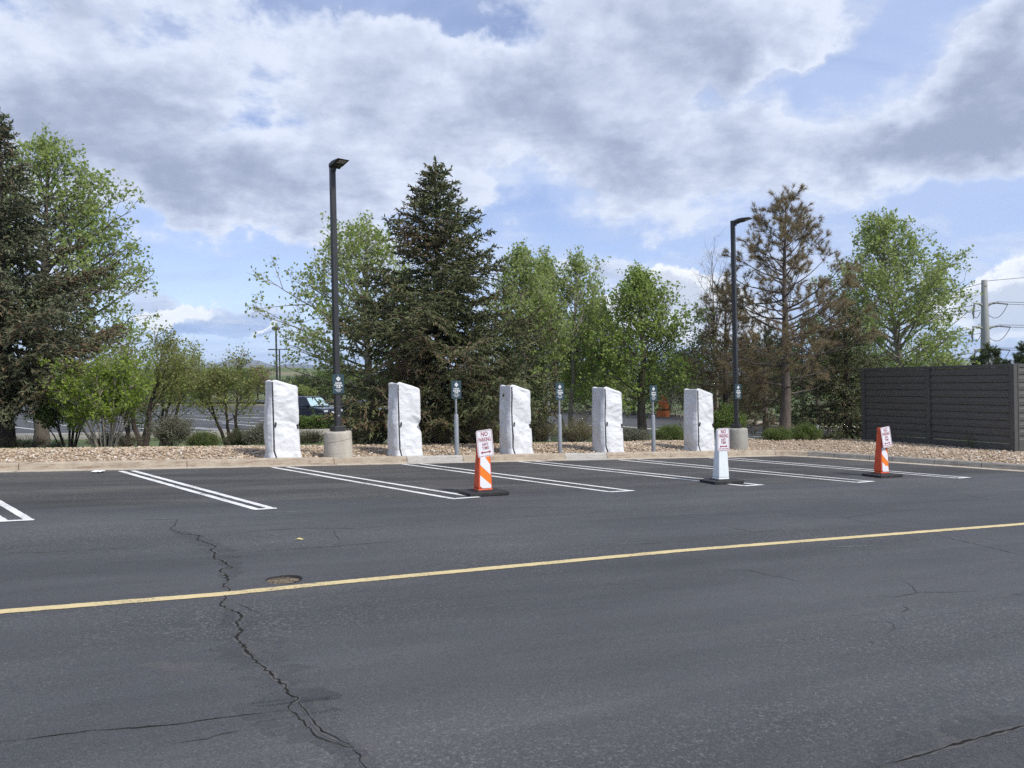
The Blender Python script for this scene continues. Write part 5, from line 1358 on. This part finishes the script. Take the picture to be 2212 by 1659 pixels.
# --- conifers
b = spot(8, 20.5); spruce('spruce', 'big dark spruce with rust brown lower boughs at the left edge of the photo', b, top_h(5, 226, b), 5.0, 21, ('needle_blue', 'needle_brown'), t0=0.19, brown=(0.42, -0.06), cones=90, wh=0.36, dead=0.05, dens=1.2, power=1.1, Lmax=3.0, irregular=0.30, droop=0.40, tr=0.24)
b = spot(954, 23.5); spruce('spruce', 'tall broad conical spruce behind the second covered charger, green with brown patches', b, top_h(951, 340, b), 5.3, 5, ('needle', 'needle_brown'), t0=0.09, brown=(0.20, -0.08), cones=60, wh=0.29, dens=1.15, power=0.97, Lmax=3.35, irregular=0.18, tr=0.22, dead=0.14)
b = spot(1832, 31); spruce('spruce', 'dark brown topped spruce immediately left of the fence', b, top_h(1850, 640, b), 3.0, 9, ('needle', 'needle_brown'), t0=0.10, brown=(-0.2, 0.12), cones=0, dens=0.8, power=0.75, Lmax=2.1, tr=0.2, irregular=0.2, wh=0.28)
b = spot(1697, 30); pine('pine', 'tall open pine with dry brown needles right of the right lamp post', b, top_h(1703, 440, b), lin([(0.15, 2.3), (0.35, 2.5), (0.5, 2.5), (0.65, 2.3), (0.8, 1.8), (0.93, 1.0), (1, 0.45)]), 4, t0=0.2, n1=74, n2=6, n3=2, tr=0.24, lean=(0.15, 0), extra=[(0.37, 0.1, 3.6, 2), (0.33, 3.0, 2.6, 6), (0.45, -0.3, 2.9, 8), (0.24, 3.3, 2.6, 14), (0.55, 0.2, 2.9, 20)], per=52, nl=0.21, wid=0.012)
b = spot(1573, 34); pine('pine', 'lower dense brown pine behind the right lamp post', b, top_h(1578, 630, b), lin([(0.1, 2.2), (0.4, 2.0), (0.7, 1.35), (0.9, 0.8), (1, 0.3)]), 14, t0=0.12, n1=46, n2=7, n3=3, tr=0.2, per=40, bare_low=0.1, nl=0.2)
b = spot(1548, 36); leafy_tree('bare_tree', 'leafless grey branched tree top rising behind the right lamp post', 'tree', b, top_h(1570, 525, b), lin([(0, .6), (0.5, 1.2), (0.8, 1.2), (1, 0.3)]), 33, n1=11, n2=5, n3=4, nl=0, t0=0.5, e0=45, e1=72, tr=0.10, bark='bark_pale', twig=0.5)
b = spot(1655, 39); pine('pine', 'green pine half hidden behind the tall brown pine', b, top_h(1650, 725, b), lin([(0.1, 2.6), (0.5, 2.2), (0.9, 0.9), (1, 0.3)]), 24, t0=0.12, n1=40, n2=8, n3=3, tr=0.2, per=36, needle='needle_pine', bare_low=0.0, wid=0.016)
for i, (px, py, dp, lab) in enumerate(((2139, 757, 62, 'small green pine top showing above the fence in front of the power pole'), (2047, 776, 66, 'tiny dark pine top above the left half of the fence'), (2226, 750, 58, 'pine top at the right edge of the photo above the fence'))):
    b = spot(px, dp); pine('pine', lab, b, top_h(px, py, b), lin([(0.1, 2.0), (0.6, 1.5), (0.85, 0.9), (1, 0.3)]), 40 + i, t0=0.4, n1=26, n2=7, n3=3, needle='needle_pine', per=30, wid=0.03, nl=0.24, bare_low=0)

# --- cottonwoods and other broadleaf trees
cot = lin([(0, 0.5), (0.2, 0.8), (0.35, 1.0), (0.55, 0.95), (0.75, 0.72), (0.9, 0.42), (1, 0.2)])
b = spot(92, 30); H = top_h(105, 282, b); leafy_tree('cottonwood', 'large pale green cottonwood behind the left spruce', 'tree', b, H, lin([(0, 1.5), (.2, 2.9), (.33, 3.7), (.54, 4.0), (.68, 3.6), (.8, 2.3), (.9, 1.25), (.975, .45), (1, .15)]), 61, n1=92, n2=10, n3=6, nl=3, lsize=0.145, t0=0.17, e0=0, e1=58, tr=0.27, leafm='leaf_cotton', asym=(0.05, 0), lean=(0.3, 0))
b = spot(813, 27); leafy_tree('cottonwood', 'sparse pale green cottonwood behind the left lamp post', 'tree', b, top_h(820, 478, b), lin([(0, 1), (.25, 2.0), (.33, 2.6), (.56, 3.0), (.75, 2.2), (.87, 1.2), (1, .25)]), 62, n1=72, n2=8, n3=5, nl=3, lsize=0.125, t0=0.2, e0=0, e1=60, tr=0.22, bark='bark_pale', lean=(0.1, 0), asym=(0.2, 3.1))
colm = lin([(0, .35), (0.2, .75), (0.35, 1.0), (0.55, .9), (0.75, .7), (0.9, .5), (1, .25)])
G_ = 'cottonwoods in the row right of the big spruce'
b = spot(1120, 33); leafy_tree('cottonwood', 'narrow cottonwood close to the right flank of the big spruce', 'tree', b, top_h(1112, 540, b), lin([(0, 1.2), (.25, 1.7), (.6, 1.6), (.855, .85), (1, .2)]), 63, n1=64, n2=9, n3=5, nl=3, lsize=0.13, t0=0.22, e0=20, e1=72, tr=0.15, bark='bark_pale', group=G_)
b = spot(1175, 36); leafy_tree('cottonwood', 'slim short cottonwood between the narrow and the tallest cottonwood', 'tree', b, top_h(1155, 556, b), lin([(0, 1.2), (.25, 1.6), (.6, 1.4), (.855, .65), (1, .15)]), 68, n1=56, n2=9, n3=5, nl=3, lsize=0.13, t0=0.25, e0=20, e1=74, tr=0.14, bark='bark_pale', group=G_)
b = spot(1228, 34); leafy_tree('cottonwood', 'tallest cottonwood of the middle row, above the pathway lamp', 'tree', b, top_h(1238, 542, b), lin([(0, 1.2), (.25, 1.9), (.6, 1.85), (.86, 1.2), (.95, .7), (1, .2)]), 64, n1=76, n2=9, n3=5, nl=3, lsize=0.13, t0=0.22, e0=18, e1=70, tr=0.19, bark='bark_pale', group=G_, stems=2)
b = spot(1392, 33); leafy_tree('cottonwood', 'broad fresh green cottonwood with a stout trunk behind the third sign post', 'tree', b, top_h(1385, 588, b), lin([(0, 1.2), (.26, 2.2), (.42, 2.35), (.7, 2.0), (.86, 1.3), (.95, .6), (1, .2)]), 65, n1=72, n2=10, n3=5, nl=3, lsize=0.13, t0=0.20, e0=6, e1=66, tr=0.23, leafm='leaf_cotton2', group=G_)
b = spot(1290, 38); leafy_tree('cottonwood', 'lower leafy cottonwood filling the gap behind the fourth covered charger', 'tree', b, top_h(1300, 655, b), lin([(0, 1.2), (.26, 2.2), (.42, 2.35), (.7, 2.0), (.86, 1.2), (1, .2)]), 66, n1=64, n2=9, n3=5, nl=3, lsize=0.13, t0=0.16, e0=10, e1=64, tr=0.16, leafm='leaf_cotton2', group=G_)
b = spot(1950, 40); leafy_tree('cottonwood', 'large dense green cottonwood rising behind the fence', 'tree', b, top_h(1905, 452, b), lin([(0, 1.8), (.25, 3.2), (.5, 3.6), (.67, 3.0), (.785, 2.1), (.9, 1.2), (1, .2)]), 67, n1=104, n2=10, n3=6, nl=3, lsize=0.15, t0=0.15, e0=4, e1=60, tr=0.24, leafm='leaf_cotton', bark='bark_pale', lean=(-0.9, 0))
# scrubby trees at the left
b = spot(228, 19.6); shrub('lilac_bush', 'bright green leafy bush tree with many grey stems at the left behind the stones', 'bush', b, (2.4, 2.0, 2.75), 71, 'leaf_bright', n_stem=22, n2=9, n3=6, nl=8, lsize=0.075, bark='bark_pale', arch=0.18, sr=0.020, leafstart=0.25, spread=0.05, twig=0.26)
b = spot(150, 20.6); shrub('lilac_bush', 'lower dark green leafy bush under the left spruce', 'bush', b, (1.7, 1.6, 2.2), 72, 'leaf_mid', n_stem=14, n2=8, n3=5, nl=6, lsize=0.075, bark='bark_dark', sr=0.022, leafstart=0.3, twig=0.24)
def scrub(px, dp, topx, topy, w, lab, seed, lean, dens=1.0, leafm='leaf_olive', bark='bark_dark', t0=0.3, stems=3):
    b = spot(px, dp); H = top_h(topx, topy, b)
    return leafy_tree('scrub_willow', lab, 'tree', b, H, lambda t: w * cot(t) * 0.95, seed, n1=int(28 * dens), n2=7, n3=5, nl=3, lsize=0.075, t0=t0, e0=18, e1=62, tr=0.13, bark=bark, leafm=leafm, lean=lean, stems=stems, wobble=0.035, twig=0.3, twigm='twig_olive')
scrub(312, 22.5, 350, 728, 1.15, 'olive scrub willow with two dark leaning trunks left of the covered chargers', 73, (0.25, 0), 1.3, stems=2)
scrub(350, 25, 395, 745, 1.1, 'paler thin scrub willow behind the leaning dark trunks', 74, (0.5, 0), 1.0, 'leaf_cotton')
scrub(497, 25, 485, 775, 1.15, 'small olive scrub willow with a crooked dark stem standing before the lower lot', 75, (-0.2, 0), 1.1, t0=0.35, stems=3)
scrub(285, 27, 275, 740, 1.3, 'dense green scrub tree behind the bright bush', 76, (0.0, 0), 1.2, 'leaf_mid')

# --- shrubs behind the stones
def low(px, dp, w, d, h, name, lab, leafm, seed, **k):
    cat = 'shrub'
    return shrub(name, lab, cat, spot(px, dp), (w, d, h), seed, leafm, **k)
brush = dict(n_stem=46, n2=8, n3=4, nl=1, lsize=0.04, bark='twig_brush', sr=0.008, arch=0.1, twig=0.16, leafstart=0.2, aspect=0.4)
sage = dict(n_stem=60, n2=8, n3=5, nl=4, lsize=0.045, bark='twig_brush', sr=0.007, arch=0.12, twig=0.14, leafstart=0.3, aspect=0.35)
hedge = dict(n_stem=60, n2=8, n3=5, nl=6, lsize=0.055, bark='bark_dark', sr=0.008, twig=0.16, rect=True, leafstart=0.1)
gb = 'dry twiggy brush behind the stones'
low(368, 21.3, 1.35, 1.1, 0.85, 'sagebrush', 'pale grey green sagebrush mound left of the covered chargers', 'leaf_sage', 81, **sage)
low(570, 22.6, 1.0, 0.9, 0.62, 'sagebrush', 'grey green sagebrush tucked behind the leftmost covered charger', 'leaf_sage', 82, **sage)
low(440, 22.4, 0.9, 0.9, 0.45, 'low_shrub', 'low green twiggy shrub between the sagebrush mounds', 'leaf_mid', 83, **dict(sage, nl=3))
low(520, 23, 0.9, 0.9, 0.5, 'low_shrub', 'low dark shrub under the small scrub willow', 'leaf_dark', 84, **dict(sage, nl=3))
low(664, 44, 4.4, 1.3, 0.85, 'hedge', 'clipped green hedge in front of the parked cars, left of the lamp base', 'leaf_mid', 85, **dict(hedge, n_stem=170, lsize=0.075))
low(790, 44, 2.6, 1.3, 0.8, 'hedge', 'clipped green hedge right of the left lamp base', 'leaf_mid', 86, **dict(hedge, n_stem=110, lsize=0.075))
low(665, 23.5, 1.2, 0.9, 0.5, 'dry_brush', 'short reddish dry brush left of the left lamp base', 'leaf_olive', 87, **brush)
low(775, 23, 1.2, 0.9, 0.55, 'dry_brush', 'short dry brush right of the left lamp base', 'leaf_olive', 88, **brush)
low(945, 22.3, 1.5, 1.1, 0.85, 'dry_brush', 'brown twiggy brush left of the first sign post', 'leaf_olive', 89, **dict(brush, n_stem=70))
low(1040, 22.8, 2.0, 1.2, 1.0, 'dry_brush', 'dense brown twiggy brush behind the nearest orange barricade', 'leaf_olive', 90, **dict(brush, n_stem=100))
low(1165, 25, 1.3, 1.1, 0.85, 'dry_brush', 'brown twiggy brush at the foot of the pathway lamp', 'leaf_olive', 91, **dict(brush, n_stem=70))
low(1245, 24.6, 1.25, 1.1, 0.75, 'dry_brush', 'grey brown brush left of the fourth covered charger', 'leaf_olive', 92, **dict(brush, n_stem=70))
low(1365, 26, 1.1, 1.0, 0.52, 'sagebrush', 'grey green shrub right of the fourth covered charger', 'leaf_sage', 93, **sage)
low(1450, 27, 1.2, 1.0, 0.58, 'low_shrub', 'dark green low shrub left of the rightmost covered charger', 'leaf_mid', 94, **dict(sage, nl=5))
low(1575, 27.5, 1.15, 1.0, 1.25, 'low_shrub', 'upright bright green shrub behind the right lamp base', 'leaf_mid', 95, **dict(sage, nl=6, lsize=0.06, aspect=0.7))
low(1545, 31, 0.6, 0.5, 1.75, 'red_shrub', 'red leaved shrub tips between the rightmost covered charger and the right lamp post', 'leaf_red', 96, n_stem=8, n2=4, n3=3, nl=4, lsize=0.06, leafstart=0.7)
low(1678, 27.8, 0.9, 0.9, 0.5, 'juniper', 'low green spreading juniper at the pine trunk', 'leaf_mid', 97, **dict(sage, nl=6))
low(1740, 28.2, 1.1, 0.9, 0.62, 'juniper', 'low green spreading juniper around the white marker post', 'leaf_mid', 98, **dict(sage, nl=6))
low(60, 20.5, 2.2, 1.0, 0.42, 'dry_brush', 'low dry brush under the left spruce at the left edge', 'leaf_olive', 99, **brush)
low(250, 20.2, 1.5, 0.8, 0.4, 'dry_brush', 'pale dry twigs at the foot of the bright bush', 'leaf_sage', 100, **brush)
low(1812, 28.5, 0.35, 0.3, 0.55, 'weed', 'thin green weed at the left end of the fence', 'leaf_olive', 101, n_stem=9, n2=3, n3=2, nl=2, lsize=0.05, sr=0.005)
p = gpt(2104, 969, 0.2); shrub('weed', 'small yellow green weed in the stones below the fence', 'weed', Vector((p.x, p.y, T(p.x, p.y) - 0.03)), (0.34, 0.3, 0.34), 102, 'leaf_olive', n_stem=9, n2=3, n3=2, nl=2, lsize=0.05, sr=0.005)
for i, (px, dp, hh, lab) in enumerate(((1262, 33, 1.0, 'bare crooked stems rising from the brush under the tallest cottonwood'), (1478, 31, 1.6, 'pale crooked bare stems right of the third sign post'))):
    b = spot(px, dp); leafy_tree('bare_shrub', lab, 'shrub', b, hh * 1.6, lin([(0, .3), (1, .6)]), 120 + i, n1=14, n2=5, n3=3, nl=0, t0=0.3, e0=40, e1=70, tr=0.07, bark='bark_pale', stems=4, wobble=0.05)

# --- trees and bushes beyond the lower lot
def bgtree(px, topy, dp, w, seed, leafm, lab, name='broadleaf_tree', lsz=0.2, n1=30, bark='bark', t0=0.1, nl=6, n3=4, prof=None, base=None):
    b = spot(px, dp) if base is None else base
    return leafy_tree(name, lab, 'tree', b, top_h(px, topy, b), lambda t: w * (prof or bushy)(t), seed, n1=n1, n2=8, n3=n3, nl=nl, lsize=lsz, t0=t0, e0=5, e1=60, tr=0.2, bark=bark, leafm=leafm, spread=lsz * 1.2, group='trees beyond the lower lot', twig=0.45)
bushy = lin([(0, 0.85), (0.25, 1.0), (0.6, 0.9), (0.85, 0.6), (1, 0.3)])
for a in ((455, 812, 118, 3.6, 201, 'leaf_dark', 'dark tree beyond the lower lot behind the small scrub willow'),
          (520, 806, 120, 4.2, 202, 'leaf_mid', 'green round tree beyond the lower lot left of the leftmost covered charger'),
          (556, 800, 122, 3.0, 203, 'needle_rust', 'brownish tree beyond the lower lot touching the left edge of the leftmost covered charger'),
          (652, 822, 112, 5.0, 204, 'leaf_dark', 'dark bushy tree right of the leftmost covered charger below the hill'),
          (700, 812, 115, 4.6, 205, 'leaf_mid', 'tallest green tree between the hill and the left charging sign'),
          (655, 845, 100, 2.0, 206, 'leaf_olive', 'small yellowish young tree at the far road'),
          (770, 815, 108, 4.6, 207, 'leaf_mid', 'green tree beyond the parked cars right of the left lamp post'),
          (830, 830, 106, 5.0, 208, 'leaf_dark', 'dark tree behind the second covered charger'),
          (400, 818, 116, 4.0, 209, 'leaf_mid', 'green tree beyond the lower lot behind the leaning trunks'),
          (340, 822, 114, 4.2, 210, 'leaf_mid', 'green tree beyond the lower lot behind the bright bush'),
          (250, 815, 118, 5.0, 211, 'leaf_dark', 'dark tree beyond the lower lot left of the bright bush'),
          (150, 812, 118, 5.5, 212, 'leaf_dark', 'dark tree far behind the left cottonwood trunk'),
          (40, 808, 118, 5.5, 213, 'leaf_dark', 'dark tree far behind the left spruce')):
    bgtree(*a)
for a in ((930, 800, 82, 4.2, 220, 'leaf_dark', 'dark tree far behind the big spruce trunk'), (1040, 790, 80, 4.2, 221, 'leaf_dark', 'dark tree far behind the right flank of the big spruce'),
          (1120, 780, 76, 4.0, 222, 'leaf_mid', 'green tree beyond the road behind the third covered charger'), (1200, 790, 74, 3.8, 223, 'leaf_mid', 'green tree beyond the road behind the pathway lamp'),
          (1285, 775, 70, 4.0, 224, 'leaf_mid', 'green tree beyond the road behind the fourth covered charger'), (1370, 770, 66, 3.8, 225, 'leaf_mid', 'green tree beyond the road behind the stout cottonwood trunk'),
          (1445, 765, 64, 3.2, 226, 'leaf_mid', 'green tree beyond the road behind the third sign post'), (1515, 730, 58, 3.2, 227, 'leaf_dark', 'dark tree behind the rightmost covered charger'),
          (1600, 760, 62, 3.8, 228, 'leaf_dark', 'dark tree far behind the right lamp post'), (1690, 760, 60, 3.8, 229, 'leaf_dark', 'dark tree far behind the tall brown pine'),
          (1765, 700, 54, 3.2, 230, 'leaf_mid', 'green tree between the brown pine and the dark spruce'), (1840, 740, 60, 3.6, 231, 'leaf_dark', 'dark tree far behind the spruce beside the fence'),
          (1905, 780, 56, 3.4, 232, 'leaf_mid', 'green tree low behind the left end of the fence')):
    bgtree(*a, lsz=0.16, t0=0.06)

# ------------------------------------------------------------------ sky and light
SUN_AZ, SUN_EL = R(-38), R(48)          # plan angle of the direction towards the sun (from +x), elevation
SUN_STR, SKY_STR = 2.9, 0.13
sv = Vector((math.cos(SUN_AZ) * math.cos(SUN_EL), math.sin(SUN_AZ) * math.cos(SUN_EL), math.sin(SUN_EL)))
sl = bpy.data.lights.new('sun', 'SUN'); sl.energy = SUN_STR; sl.angle = R(8); sl.color = (1.0, 0.95, 0.87)
so = bpy.data.objects.new('sun', sl); COL.objects.link(so)
so.rotation_euler = sv.to_track_quat('Z', 'Y').to_euler(); so.location = (0, -20, 60)
w = bpy.data.worlds.new('World'); scene.world = w; w.use_nodes = True
N, K = w.node_tree.nodes, w.node_tree.links
N.clear()
out = N.new('ShaderNodeOutputWorld')
sky = N.new('ShaderNodeTexSky'); sky.sky_type = 'NISHITA'; sky.sun_disc = False
sky.sun_elevation = SUN_EL; sky.sun_rotation = math.pi / 2 - SUN_AZ; sky.altitude = 1700; sky.air_density = 1.0; sky.dust_density = 0.6; sky.ozone_density = 4.0
bg1 = N.new('ShaderNodeBackground'); bg1.inputs['Strength'].default_value = SKY_STR; 
def val(x, sock):  # number or socket
    if isinstance(x, (int, float)): sock.default_value = x
    else: K.new(x, sock)
def mth(op, a, b=0.0, c=0.0, clamp=False):
    n = N.new('ShaderNodeMath'); n.operation = op; n.use_clamp = clamp
    val(a, n.inputs[0]); val(b, n.inputs[1]); val(c, n.inputs[2]); return n.outputs[0]
def vm(op, a, b=None, s=None):
    n = N.new('ShaderNodeVectorMath'); n.operation = op
    for q, x in ((0, a), (1, b)):
        if x is None: continue
        if isinstance(x, (tuple, list, Vector)): n.inputs[q].default_value = tuple(x)
        else: K.new(x, n.inputs[q])
    if s is not None: val(s, n.inputs['Scale'])
    return n.outputs['Value'] if op in ('DOT_PRODUCT', 'LENGTH') else n.outputs['Vector']
def nz(v, sc, det=6, rough=0.55, dist=0.0, col=False):
    n = N.new('ShaderNodeTexNoise'); n.inputs['Scale'].default_value = sc; n.inputs['Detail'].default_value = det; n.inputs['Roughness'].default_value = rough; n.inputs['Distortion'].default_value = dist
    K.new(v, n.inputs['Vector']); return n.outputs['Color'] if col else n.outputs['Fac']
def sm(x, a, b, lo=0.0, hi=1.0):
    n = N.new('ShaderNodeMapRange'); n.interpolation_type = 'SMOOTHSTEP'; val(x, n.inputs['Value'])
    n.inputs['From Min'].default_value = a; n.inputs['From Max'].default_value = b; n.inputs['To Min'].default_value = lo; n.inputs['To Max'].default_value = hi; return n.outputs['Result']
tc = N.new('ShaderNodeTexCoord'); D = vm('NORMALIZE', tc.outputs['Generated'])
sx = N.new('ShaderNodeSeparateXYZ'); K.new(D, sx.inputs[0])
zc = mth('MAXIMUM', sx.outputs['Z'], 0.0)
inv = mth('DIVIDE', 1.0, mth('ADD', zc, 0.34))
Pp = vm('SCALE', D, s=inv)                               # cloud deck coordinates
wp = vm('SUBTRACT', nz(D, 4.0, 5, 0.6, col=True), (0.5, 0.5, 0.5))
Dw = vm('ADD', D, vm('SCALE', wp, s=0.24))
wp2 = vm('SUBTRACT', nz(D, 16.0, 5, 0.65, col=True), (0.5, 0.5, 0.5))
Dw = vm('ADD', Dw, vm('SCALE', wp2, s=0.06))
def blob(px, py, wx, wy, rot, wt, src=None):
    c = ray(px, py).normalized(); a = R(rot)
    e1 = (_r * math.cos(a) + _u * math.sin(a)); e1 = (e1 - c * e1.dot(c)).normalized(); e2 = c.cross(e1)
    s_ = src or Dw
    x = vm('DOT_PRODUCT', s_, tuple(e1 * (CF / wx))); y = vm('DOT_PRODUCT', s_, tuple(e2 * (CF / wy)))
    q = mth('ADD', mth('MULTIPLY', x, x), mth('MULTIPLY', y, y))
    fr = sm(vm('DOT_PRODUCT', s_, tuple(c)), 0.2, 0.5)
    return mth('MULTIPLY', mth('MULTIPLY', mth('POWER', 2.71828, mth('MULTIPLY', q, -1.0)), wt), fr)
def total(bl, src=None):
    acc = None
    for b_ in bl:
        o = blob(*b_, src=src); acc = o if acc is None else mth('ADD', acc, o)
    return acc
# thickness of the broken cloud deck, its holes, and its dark bellies
thick = total([(110, 190, 400, 200, -8, 0.60), (430, 330, 330, 110, -10, 0.42), (560, 430, 230, 70, 0, 0.25), (300, 470, 160, 40, 0, 0.1), (760, 110, 330, 60, -14, 0.12), (560, 200, 60, 90, -30, -0.3), (700, 260, 160, 60, 0, -0.15), (1250, 190, 330, 150, 8, 0.48), (1480, 110, 380, 120, 10, 0.35),
               (1150, 330, 420, 70, -4, 0.35), (1600, 290, 260, 60, 0, 0.30), (2190, 235, 240, 100, 30, 1.05), (1960, 330, 190, 45, 8, 0.35), (430, 680, 150, 40, 0, 0.40), (600, 400, 420, 60, -8, 0.2), (800, 300, 200, 120, 0, 0.15),
               (900, 20, 240, 40, -10, -0.45), (960, 290, 200, 50, 0, -0.25), (1700, 175, 170, 42, 24, -0.42), (1950, 60, 220, 30, 24, -0.18), (1850, 190, 140, 30, 24, -0.12), (1980, 90, 170, 60, 25, -0.15), (560, 600, 330, 60, 0, -0.34), (380, 520, 230, 40, 0, -0.2), (520, 755, 330, 32, 0, -0.55), (1250, 500, 420, 34, 0, -0.40), (1950, 490, 400, 45, 0, -0.25), (760, 470, 260, 40, 10, -0.25), (960, 200, 60, 30, 0, -0.2)])
n1 = nz(Pp, 4.2, 11, 0.60, 0.1)
sun2 = (sv.x * 0.06, sv.y * 0.06, 0)
n1b = nz(vm('ADD', Pp, sun2), 4.2, 11, 0.60, 0.1)
dens = mth('ADD', mth('MULTIPLY', mth('SUBTRACT', n1, 0.5), 1.45), mth('ADD', mth('MULTIPLY', thick, 0.8), 0.13))
cov = sm(dens, -0.05, 0.30)
# high veil
veil = sm(mth('ADD', nz(vm('MULTIPLY', Pp, (0.8, 2.4, 1)), 2.2, 9, 0.62, 0.8), mth('MULTIPLY', total([(1880, 170, 320, 130, 15, 0.22), (1500, 420, 800, 90, 0, 0.25), (1900, 420, 500, 110, 0, 0.2), (1150, 70, 180, 60, 0, -0.1), (560, 600, 300, 60, 0, -0.2), (1250, 500, 380, 25, 0, -0.3), (500, 755, 300, 30, 0, -0.3)]), 1.0)), 0.20, 0.78, 0.22, 0.85)
lit = mth('MULTIPLY', mth('SUBTRACT', n1, n1b), 2.2)
belly = sm(mth('SUBTRACT', mth('ADD', dens, mth('MULTIPLY', mth('SUBTRACT', nz(Pp, 7.5, 7, 0.6), 0.5), 0.5)), lit), 0.10, 1.05)
cr = ramp(N, [(0.0, (0.56, 0.605, 0.71)), (0.2, (0.465, 0.515, 0.635)), (0.5, (0.385, 0.43, 0.55)), (1.0, (0.26, 0.30, 0.41))]); K.new(belly, cr.inputs['Fac'])
# cumulus banks low over the horizon (crisper heads)
Dc = vm('ADD', vm('ADD', D, vm('SCALE', vm('SUBTRACT', nz(D, 13.0, 6, 0.6, col=True), (0.5, 0.5, 0.5)), s=0.085)), vm('SCALE', vm('SUBTRACT', nz(D, 45.0, 4, 0.6, col=True), (0.5, 0.5, 0.5)), s=0.028))
cum = total([(1455, 628, 75, 46, 0, 1.0), (1530, 650, 110, 46, 0, 0.9), (1350, 660, 90, 36, 0, 0.7), (1520, 715, 150, 50, 0, 0.9), (2165, 622, 62, 42, 0, 1.0), (2090, 640, 50, 30, 0, 0.6), (2230, 660, 90, 60, 0, 0.9), (2140, 680, 120, 36, 0, 0.7), (405, 675, 70, 18, 8, 0.75), (330, 700, 70, 16, 0, 0.6), (585, 722, 28, 10, 18, 0.6)], Dc)
cumc = sm(cum, 0.28, 0.58)
sh = sm(mth('ADD', cum, mth('MULTIPLY', mth('SUBTRACT', nz(D, 22, 6, 0.6), 0.5), 0.9)), 0.55, 1.35)
cc = ramp(N, [(0.0, (0.72, 0.74, 0.78)), (0.5, (0.66, 0.69, 0.75)), (1.0, (0.48, 0.52, 0.61))]); K.new(sh, cc.inputs['Fac'])
def mixrgb(f, a, b_):
    x = N.new('ShaderNodeMix'); x.data_type = 'RGBA'; val(f, x.inputs[0])
    for q, s_ in ((a, 6), (b_, 7)):
        if isinstance(q, tuple): x.inputs[s_].default_value = (*q, 1)
        else: K.new(q, x.inputs[s_])
    return x.outputs[2]
vcol = mixrgb(cov, (0.37, 0.455, 0.66), cr.outputs['Color'])
# distant blue grey cloud bank close to the horizon
bank = mth('MULTIPLY', sm(sx.outputs['Z'], 0.16, 0.02), sm(nz(vm('MULTIPLY', D, (3, 3, 22)), 1.6, 6, 0.55), 0.25, 0.75, 0.62, 0.95))
bankc = mixrgb(sm(nz(vm('MULTIPLY', D, (4, 4, 26)), 2.4, 7, 0.6), 0.42, 0.66), (0.215, 0.335, 0.60), (0.46, 0.53, 0.68))
vcol = mixrgb(bank, vcol, bankc)
col = mixrgb(cumc, vcol, cc.outputs['Color'])
mask = mth('MAXIMUM', mth('MAXIMUM', mth('MAXIMUM', cov, veil), cumc), bank)
bg2 = N.new('ShaderNodeBackground'); K.new(col, bg2.inputs['Color']); bg2.inputs['Strength'].default_value = 1.0
tint = N.new('ShaderNodeMix'); tint.data_type = 'RGBA'; tint.blend_type = 'MULTIPLY'; tint.inputs[0].default_value = 1; K.new(sky.outputs[0], tint.inputs[6]); tint.inputs[7].default_value = (1.22, 0.98, 0.95, 1)
K.new(tint.outputs[2], bg1.inputs['Color'])
mx = N.new('ShaderNodeMixShader'); K.new(mask, mx.inputs[0]); K.new(bg1.outputs[0], mx.inputs[1]); K.new(bg2.outputs[0], mx.inputs[2]); K.new(mx.outputs[0], out.inputs['Surface'])

# thin air between here and the mountains
mb = MB(); mb.box((0, 4100, 130), (20400, 9400, 290))
hz = bpy.data.materials.new('haze'); HN, HK = nodes(hz)
HN.remove(HN['Principled BSDF']); pv = HN.new('ShaderNodeVolumePrincipled'); pv.inputs['Density'].default_value = 0.9e-4; pv.inputs['Density Attribute'].default_value = ''
pv.inputs['Color'].default_value = (0.55, 0.72, 1.0, 1); pv.inputs['Anisotropy'].default_value = 0.0
HK.new(pv.outputs[0], HN['Material Output'].inputs['Volume'])
tag(mb.build('haze', hz), kind='stuff')
scene.cycles.volume_bounces = 1

scene.render.engine = 'CYCLES'
scene.view_settings.view_transform = 'Standard'; scene.view_settings.look = 'None'; scene.view_settings.gamma = 1.0; scene.view_settings.exposure = 0.52
scene.view_settings.use_curve_mapping = False
scene.cycles.max_bounces = 6; scene.cycles.transparent_max_bounces = 8; scene.cycles.diffuse_bounces = 4
scene.cycles.use_denoising = False
w.cycles.sampling_method = 'MANUAL'; w.cycles.sample_map_resolution = 512
